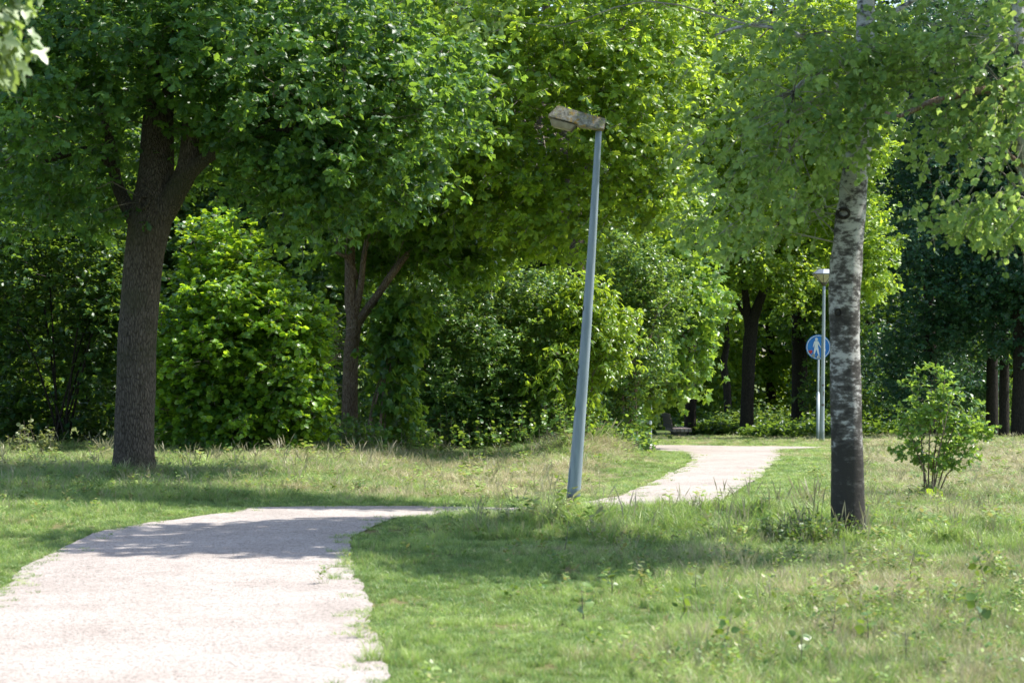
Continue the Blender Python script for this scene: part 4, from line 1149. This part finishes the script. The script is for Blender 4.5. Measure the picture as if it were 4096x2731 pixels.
for q, (px, py, h, lab) in enumerate((
        (564, 556, .26, 'seedling with pale leaves in the tall grass below the leaning lamp'),
        (640, 590, .20, 'seedling in the sunlit grass right of the path, half way to the aspen'),
        (612, 596, .17, 'low seedling left of the middle foreground'),
        (584, 622, .22, 'reddish seedling nearest to the path edge in the foreground'),
        (676, 624, .20, 'leafy seedling at the centre of the foreground'),
        (698, 596, .16, 'small seedling with yellow leaves near the centre foreground'),
        (720, 655, .22, 'broad dark leaved seedling low in the middle foreground'),
        (910, 585, .26, 'tall red tipped seedling in front of the aspen, on its right'),
        (985, 592, .24, 'tall seedling with white undersides near the right edge'),
        (830, 640, .22, 'pale seedling standing below the aspen trunk'),
        (868, 650, .20, 'bushy seedling in the foreground just right below the aspen'),
        (800, 668, .18, 'small white leaved seedling at the lower edge left of the aspen'),
        (985, 640, .20, 'seedling low at the right edge of the foreground'),
        (905, 668, .20, 'seedling at the lower edge right of the aspen'),
        (955, 615, .16, 'small yellowish seedling between the two tall ones on the right'),
        (770, 610, .18, 'seedling in dry grass left of the aspen foot'))):
    dd = CAMZ * F / (py - HOR)
    sucker((px - 512) * dd / F, dd, h, 800 + q, lab, 'palewd' if q % 4 == 1 else 'weed', 8 + q % 5, .05)
# ================================================================== LAMPS, SIGN, BENCH
def lathe(name, prof, mat, parent, seg=16, smooth=True, mats=None, origin=(0, 0, 0)):
    bm = bmesh.new()
    rings = []
    for rr, z in prof:
        rings.append([bm.verts.new((math.cos(2 * math.pi * (i + .5) / seg) * rr + origin[0], math.sin(2 * math.pi * (i + .5) / seg) * rr + origin[1], z + origin[2])) for i in range(seg)])
    for a, b_ in zip(rings[:-1], rings[1:]):
        for i in range(seg):
            bm.faces.new((a[i], a[(i + 1) % seg], b_[(i + 1) % seg], b_[i]))
    bm.faces.new(rings[0][::-1]); bm.faces.new(rings[-1])
    return bm_obj(name, bm, mat, parent, smooth)

def box(bm, x0, x1, y0, y1, z0, z1, bev=0):
    vs = [bm.verts.new(p) for p in ((x0, y0, z0), (x1, y0, z0), (x1, y1, z0), (x0, y1, z0), (x0, y0, z1), (x1, y0, z1), (x1, y1, z1), (x0, y1, z1))]
    fs = [bm.faces.new([vs[i] for i in q]) for q in ((0, 3, 2, 1), (4, 5, 6, 7), (0, 1, 5, 4), (1, 2, 6, 5), (2, 3, 7, 6), (3, 0, 4, 7))]
    if bev:
        es = list({e for f in fs for e in f.edges})
        bmesh.ops.bevel(bm, geom=es, offset=bev, segments=2, affect='EDGES')

def polemat(name, c1, c2, dirty):
    m, n, out = newmat(name)
    p = N(n, 'ShaderNodeBsdfPrincipled'); p.inputs['Roughness'].default_value = .5; p.inputs['Metallic'].default_value = .0
    p.inputs['Specular IOR Level'].default_value = .5
    tc = N(n, 'ShaderNodeTexCoord')
    mp = N(n, 'ShaderNodeMapping'); mp.inputs['Scale'].default_value = (1, 1, .12); n.links.new(tc.outputs['Object'], mp.inputs[0])
    nz = N(n, 'ShaderNodeTexNoise'); nz.inputs['Scale'].default_value = 30; nz.inputs['Detail'].default_value = 6; n.links.new(mp.outputs[0], nz.inputs['Vector'])
    cr = ramp(n, [(.35, c1), (.65, c2)], nz.outputs[0])
    sep = N(n, 'ShaderNodeSeparateXYZ'); n.links.new(tc.outputs['Object'], sep.inputs[0])
    nb = N(n, 'ShaderNodeTexNoise'); nb.inputs['Scale'].default_value = 7; nb.inputs['Detail'].default_value = 4; n.links.new(tc.outputs['Object'], nb.inputs['Vector'])
    ad = N(n, 'ShaderNodeMath', operation='MULTIPLY_ADD'); n.links.new(nb.outputs[0], ad.inputs[0]); ad.inputs[1].default_value = .4; n.links.new(sep.outputs[2], ad.inputs[2])
    rr = ramp(n, [(.0, (1, 1, 1)), (.36, (1, 1, 1)), (.52, (0, 0, 0))], ad.outputs[0])
    mx = N(n, 'ShaderNodeMixRGB'); n.links.new(rr.outputs[0], mx.inputs[0]); n.links.new(cr.outputs[0], mx.inputs[1]); mx.inputs[2].default_value = (*dirty, 1)
    n.links.new(mx.outputs[0], p.inputs['Base Color']); n.links.new(p.outputs[0], out.inputs[0])
    return m
M['pole'] = polemat('galvanised_pole', (.20, .255, .295), (.27, .33, .375), (.045, .055, .055))
M['pole2'] = polemat('grey_pole', (.30, .355, .385), (.40, .45, .47), (.20, .24, .22))
M['rust'] = stdmat('rust_stain', (.16, .10, .07), .9, noise=((.05, .04, .035), 40))
M['scuff'] = stdmat('black_scuff', (.02, .02, .022), .8)
M['white'] = stdmat('white_paint', (.78, .80, .80), .45, noise=((.70, .73, .72), 6))
M['blue'] = stdmat('blue_sign_face', (.004, .16, .55), .32, noise=((.006, .20, .58), 5))
M['red'] = stdmat('red_sticker', (.55, .03, .02), .4)
M['grey'] = stdmat('worn_grey_sticker', (.38, .38, .32), .8, noise=((.22, .24, .22), 60))
M['black'] = stdmat('black_sticker', (.03, .025, .03), .5)
M['cap'] = stdmat('lamp_cap_metal', (.26, .29, .33), .32, .3)
M['glass'] = stdmat('ribbed_lamp_glass', (.60, .55, .44), .35, noise=((.50, .42, .30), 14))
M['collar'] = stdmat('bronze_collar', (.10, .085, .055), .6)

# lichen covered housing
m, n, out = newmat('lichen_housing')
p = N(n, 'ShaderNodeBsdfPrincipled'); p.inputs['Roughness'].default_value = .95
tc = N(n, 'ShaderNodeTexCoord')
def lz(sc, det=6, off=0):
    mp = N(n, 'ShaderNodeMapping'); mp.inputs['Location'].default_value = (off, off, off); n.links.new(tc.outputs['Object'], mp.inputs[0])
    k_ = N(n, 'ShaderNodeTexNoise'); k_.inputs['Scale'].default_value = sc; k_.inputs['Detail'].default_value = det; k_.inputs['Roughness'].default_value = .7
    n.links.new(mp.outputs[0], k_.inputs['Vector']); return k_.outputs[0]
ca = ramp(n, [(.36, (.11, .10, .075)), (.5, (.24, .22, .175)), (.64, (.40, .38, .32))], lz(26))
ro = ramp(n, [(.53, (0, 0, 0)), (.60, (1, 1, 1))], lz(17, 7, 4))
mx = N(n, 'ShaderNodeMixRGB'); n.links.new(ro.outputs[0], mx.inputs[0]); n.links.new(ca.outputs[0], mx.inputs[1]); mx.inputs[2].default_value = (.36, .225, .06, 1)
ro2 = ramp(n, [(.56, (0, 0, 0)), (.64, (1, 1, 1))], lz(19, 6, 9))
mx2 = N(n, 'ShaderNodeMixRGB'); n.links.new(ro2.outputs[0], mx2.inputs[0]); n.links.new(mx.outputs[0], mx2.inputs[1]); mx2.inputs[2].default_value = (.30, .29, .13, 1)
n.links.new(mx2.outputs[0], p.inputs['Base Color'])
bb = N(n, 'ShaderNodeBump'); bb.inputs['Strength'].default_value = .7; bb.inputs['Distance'].default_value = .008; n.links.new(lz(60), bb.inputs['Height']); n.links.new(bb.outputs[0], p.inputs['Normal'])
n.links.new(p.outputs[0], out.inputs[0])
M['lichen'] = m
M['diff'] = stdmat('milky_diffuser', (.36, .31, .22), .5, noise=((.26, .22, .15), 14))

# ---- leaning lamp (d = 22.5)
D = 22.5
base = PG(571.5, D); base.z -= .03
lamp = empty('street_lamp', base, 'grey steel path lamp leaning right with a lichen covered lamp head', 'street lamp', 'street lamps along the path')
def LP(px, py, o=0.): return P(px, py, D + o) - base
b0 = Vector((0, 0, 0)); t0 = LP(598.5, 131)
tb = Tubes()
ax_ = t0 - b0
npt = 24
pts_, rad_ = [], []
for i in range(npt + 1):
    t = i / npt
    pts_.append(b0.lerp(t0, t) + Vector((.015 * math.sin(t * 3.1), 0, 0)))
    rad_.append((.064 * (1 - t) + .0285 * t) * (1.03 if t < .13 else 1))
tb.add(pts_, rad_, 12, 0, 0)
po_ = tb.build('pole', M['pole'], lamp)
ms = po_.modifiers.new('b', 'EDGE_SPLIT') if False else None
def side(t, sx, out_=0.0):
    c = b0.lerp(t0, t) + Vector((.015 * math.sin(t * 3.1), 0, 0)); rr = .064 * (1 - t) + .0285 * t
    return c, rr
for t, hh, w in ((.545, .055, .012), (.395, .05, .02), (.375, .018, .03), (.285, .06, .016)):
    c, rr = side(t, -1)
    bm = bmesh.new()
    n_ = 8
    for zz in range(2):
        pass
    vs = []
    for q in range(n_):
        a = math.pi * (1.02 + .16 * q / (n_ - 1)) 
        vs.append((math.cos(a) * (rr + .003), math.sin(a) * (rr + .003)))
    up_ = ax_.normalized()
    for q in range(n_ - 1):
        f = []
        taper0 = math.sin(math.pi * (q + .05) / (n_ - .9)); taper1 = math.sin(math.pi * (q + 1.05) / (n_ - .9))
        for (vx, vy), sg in ((vs[q], -taper0), (vs[q + 1], -taper1), (vs[q + 1], taper1), (vs[q], taper0)):
            f.append(bm.verts.new(c + Vector((vx, vy, 0)) + up_ * sg * hh * .5))
        bm.faces.new(f)
    bm_obj('dent', bm, M['scuff'], lamp)
# inspection door near the foot, on the left side
bm = bmesh.new()
for q in range(5):
    a0 = math.pi * (.98 + .2 * q / 5); a1 = math.pi * (.98 + .2 * (q + 1) / 5)
    f = []
    for a, t in ((a0, .05), (a1, .05), (a1, .135), (a0, .135)):
        c, rr = side(t, -1); rr = rr * 1.03 + .0025
        f.append(bm.verts.new(c + Vector((math.cos(a) * rr, math.sin(a) * rr, 0))))
    bm.faces.new(f)
bm_obj('inspection_door', bm, M['pole'], lamp)
# housing: side outline swept across, narrower at the top
prof = [(548, 115.6, 1), (557.6, 105.6, .62), (606, 119.2, .62), (603.8, 130.0, 1), (592, 128.8, 1), (578.6, 126.8, 1), (575.6, 124.2, 1), (548.4, 117.2, 1)]
bm = bmesh.new()
hw = .095
fr = [bm.verts.new(LP(a, b_) + Vector((0, -hw * s_, 0))) for a, b_, s_ in prof]
bk = [bm.verts.new(LP(a, b_) + Vector((0, hw * s_, 0))) for a, b_, s_ in prof]
bm.faces.new(fr); bm.faces.new(bk[::-1])
for i in range(len(prof)):
    j = (i + 1) % len(prof)
    bm.faces.new((fr[i], bk[i], bk[j], fr[j]))
bmesh.ops.recalc_face_normals(bm, faces=bm.faces)
bmesh.ops.bevel(bm, geom=list(bm.edges), offset=.006, segments=2, affect='EDGES')
bm_obj('lamp_housing', bm, M['lichen'], lamp)
prof = [(549.8, 118.4), (576, 125.4), (571, 131.2), (552.2, 126.6)]
sc_ = [.92, .92, .66, .66]
bm = bmesh.new()
fr = [bm.verts.new(LP(a, b_) + Vector((0, -hw * s_, 0))) for (a, b_), s_ in zip(prof, sc_)]
bk = [bm.verts.new(LP(a, b_) + Vector((0, hw * s_, 0))) for (a, b_), s_ in zip(prof, sc_)]
bm.faces.new(fr); bm.faces.new(bk[::-1])
for i in range(4):
    j = (i + 1) % 4
    bm.faces.new((fr[i], bk[i], bk[j], fr[j]))
bmesh.ops.recalc_face_normals(bm, faces=bm.faces)
bmesh.ops.bevel(bm, geom=list(bm.edges), offset=.012, segments=2, affect='EDGES')
bm_obj('diffuser', bm, M['diff'], lamp)
tb = Tubes()
tb.add([LP(577, 124.6) + Vector((0, -.088, 0)), LP(571.4, 131.4) + Vector((0, -.062, 0)), LP(571.4, 131.4) + Vector((0, .062, 0)), LP(577, 124.6) + Vector((0, .088, 0))], [.007] * 4, 6)
tb.build('bracket', M['collar'], lamp)

# ---- far lamp (d = 56) and its copy behind the maple
def far_lamp(px, d, label):
    base = PG(px, d)
    o = empty('street_lamp', base, label, 'street lamp', 'street lamps along the path')
    Ht = 3.62
    tb = Tubes()
    tb.add([(-.055, 0, 0), (-.045, 0, .9), (-.02, 0, 2.2), (0, 0, Ht)], [.062, .056, .044, .032], 14, step=.2)
    tb.build('pole', M['pole2'], o)
    lathe('collar', [(.038, Ht - .03), (.055, Ht), (.085, Ht + .05)], M['collar'], o, 10)
    lathe('diffuser', [(.075, Ht + .05), (.245, Ht + .225), (.25, Ht + .24)], M['glass'], o, 8, False)
    tb = Tubes()
    for i in range(8):
        a = 2 * math.pi * (i + .5) / 8
        tb.add([(math.cos(a) * .078, math.sin(a) * .078, Ht + .05), (math.cos(a) * .252, math.sin(a) * .252, Ht + .23)], [.007, .007], 5)
    tb.build('rib', M['collar'], o)
    lathe('cap', [(.27, Ht + .24), (.275, Ht + .26), (.15, Ht + .355), (.14, Ht + .36)], M['cap'], o, 8, False)
    for z, h, a0, a1 in ((1.28, .035, -.95, .1), (.82, .045, -.9, .25), (1.05, .11, -.35, .0)):
        bm = bmesh.new()
        for q in range(8):
            f = []
            for t, zz in ((q / 8, 0), ((q + 1) / 8, 0), ((q + 1) / 8, 1), (q / 8, 1)):
                a = -math.pi / 2 + a0 + (a1 - a0) * t + .3
                zc = z + zz * h + .012 * math.sin(q * 2.1 + zz * 2)
                xo = np.interp(zc, [0, .9, 2.2], [-.055, -.045, -.02]); rr = np.interp(zc, [0, .9, 2.2], [.062, .056, .044]) + .003
                f.append(bm.verts.new((xo + math.cos(a) * rr, math.sin(a) * rr, zc)))
            bm.faces.new(f)
        bm_obj('rust_stain', bm, M['rust'], o)
    return o
L1 = far_lamp(824, 56, 'pale grey path lamp with a faceted cap beside the round sign')
L1.rotation_euler = (0, 0, .2)
L2 = L1.copy(); C.objects.link(L2)
L2.location = PG(651.5, 55.2); L2['label'] = 'pale lamp pole almost hidden in the bright maple'
for c_ in list(L1.children):
    k_ = c_.copy(); C.objects.link(k_); k_.parent = L2

# ---- round blue footpath sign (d = 58.5)
D = 58.5
base = PG(818.0, D)
sg = empty('footpath_sign', base, 'round blue pedestrian sign with stickers on a slim grey pole', 'sign')
zc = P(818.5, 346.6, D).z - base.z
tb = Tubes(); tb.add([(0, 0, 0), (0, 0, 1.15)], [.044, .042], 12); tb.add([(0, 0, 1.15), (0, 0, 1.2)], [.042, .028], 12); tb.add([(0, 0, 1.2), (.01, 0, zc + .2)], [.027, .027], 12)
tb.build('pole', M['pole2'], sg)
SC = .30 / 440
def disc(name, r0, r1, y, mat, parent, seg=48, th=.012, cx=0.):
    bm = bmesh.new()
    o_ = [bm.verts.new((cx + math.cos(a) * r1, y, zc + math.sin(a) * r1)) for a in np.linspace(0, 2 * math.pi, seg, endpoint=False)]
    if r0 > 0:
        i_ = [bm.verts.new((cx + math.cos(a) * r0, y, zc + math.sin(a) * r0)) for a in np.linspace(0, 2 * math.pi, seg, endpoint=False)]
        for q in range(seg):
            bm.faces.new((o_[q], o_[(q + 1) % seg], i_[(q + 1) % seg], i_[q]))
    else:
        bm.faces.new(o_)
    g_ = bmesh.ops.extrude_face_region(bm, geom=list(bm.faces))
    for v_ in g_['geom']:
        if isinstance(v_, bmesh.types.BMVert): v_.co.y += th
    bmesh.ops.recalc_face_normals(bm, faces=bm.faces)
    return bm_obj(name, bm, mat, parent)
plate = disc('sign_plate', 0, .30, -.075, M['blue'], sg, th=.02)
disc('white_ring', .268, .283, -.079, M['white'], plate, th=.003)
def poly2d(name, pts, y, mat, parent, th=.003):
    bm = bmesh.new()
    vs = [Vector(((x - 665) * SC, (790 - y_) * SC)) for x, y_ in pts]
    rs = delaunay_2d_cdt(vs, [(q, (q + 1) % len(vs)) for q in range(len(vs))], [], 1, 1e-6)
    vv_ = [bm.verts.new((a.x, y, zc + a.y)) for a in rs[0]]
    for f in rs[2]:
        bm.faces.new([vv_[q] for q in f])
    g_ = bmesh.ops.extrude_face_region(bm, geom=list(bm.faces))
    for v_ in g_['geom']:
        if isinstance(v_, bmesh.types.BMVert): v_.co.y += th
    bmesh.ops.recalc_face_normals(bm, faces=bm.faces)
    return bm_obj(name, bm, mat, parent)
def circ(x, y, rx, ry=None, n_=20): return [(x + rx * math.cos(a), y + (ry or rx) * math.sin(a)) for a in np.linspace(0, 2 * math.pi, n_, endpoint=False)]
YF = -.079
poly2d('pictogram_head', circ(596, 512, 52), YF, M['white'], plate)
poly2d('pictogram_body', [(545, 570), (645, 570), (672, 600), (740, 765), (800, 830), (795, 852), (735, 795), (652, 680), (652, 760), (705, 1095), (665, 1080), (592, 865), (535, 1040), (492, 1030), (528, 780), (530, 680), (485, 795), (468, 785), (505, 620), (518, 590)], YF, M['white'], plate)
poly2d('pictogram_head', circ(858, 770, 38), YF, M['white'], plate)
poly2d('pictogram_body', [(820, 815), (896, 815), (925, 930), (910, 935), (888, 870), (885, 960), (905, 1090), (880, 1090), (856, 990), (815, 1110), (785, 1100), (822, 950), (822, 880), (800, 850), (792, 838)], YF, M['white'], plate)
poly2d('sticker', [(385, 915), (410, 898), (440, 905), (455, 940), (440, 985), (395, 1030), (345, 990), (315, 950), (325, 910), (355, 900)], YF - .003, M['red'], plate)['label'] = 'red heart sticker'
poly2d('sticker', [(470, 1025), (520, 1028), (552, 1060), (550, 1120), (510, 1160), (460, 1155), (418, 1110), (430, 1060)], YF - .003, M['grey'], plate)['label'] = 'worn grey sticker'
poly2d('sticker', circ(662, 1148, 68, 62), YF - .003, M['black'], plate)['label'] = 'dark round sticker with a white temple shape'
poly2d('sticker_mark', [(612, 1115), (655, 1095), (708, 1110), (712, 1135), (705, 1195), (625, 1205)], YF - .006, M['white'], plate)
for bx in (632, 652, 672, 690):
    poly2d('sticker_mark', [(bx, 1135), (bx + 7, 1134), (bx + 9, 1180), (bx + 2, 1182)], YF - .009, M['black'], plate)

# ---- bench (d = 76)
D = 76.
M['slat'] = stdmat('weathered_plank', (.30, .25, .24), .8, noise=((.17, .14, .13), 9))
M['darkplank'] = stdmat('dark_plank', (.10, .085, .075), .8, noise=((.06, .052, .046), 9))
M['concrete'] = stdmat('dark_concrete', (.12, .125, .12), .9, noise=((.08, .085, .08), 12))
bb_ = PG(678.5, D)
bn = empty('park_bench', bb_, 'wooden park bench seen end-on beside the dark trunk at the path', 'bench', rz=R(4))
ez = P(678, 430.3, D).z - bb_.z
for i in range(5):
    bm = bmesh.new()
    x0 = -.29 + i * .117
    box(bm, x0, x0 + .105, -.95, .95, ez, ez + .105, .006)
    bm_obj('seat_plank', bm, M['slat'], bn)
for q, (xa, za) in enumerate(((-.30, .17), (-.32, .33), (-.37, .48))):
    bm = bmesh.new()
    box(bm, xa - .06, xa, -.95, .95, ez + za - .06, ez + za + .08, .015)
    bm_obj('backrest_plank', bm, M['darkplank'], bn)
for yy in (-.65, .65):
    bm = bmesh.new()
    box(bm, -.16, .16, yy - .06, yy + .06, -.15, ez, .01)
    bm_obj('leg', bm, M['concrete'], bn)
    tb = Tubes(); tb.add([(-.28, yy, ez + .05), (-.33, yy, ez + .3), (-.40, yy, ez + .55)], [.025, .022, .02], 6); tb.build('bracket', M['concrete'], bn)
print('LEAVES', TOTAL[0], 'TUFTS', len(GX))
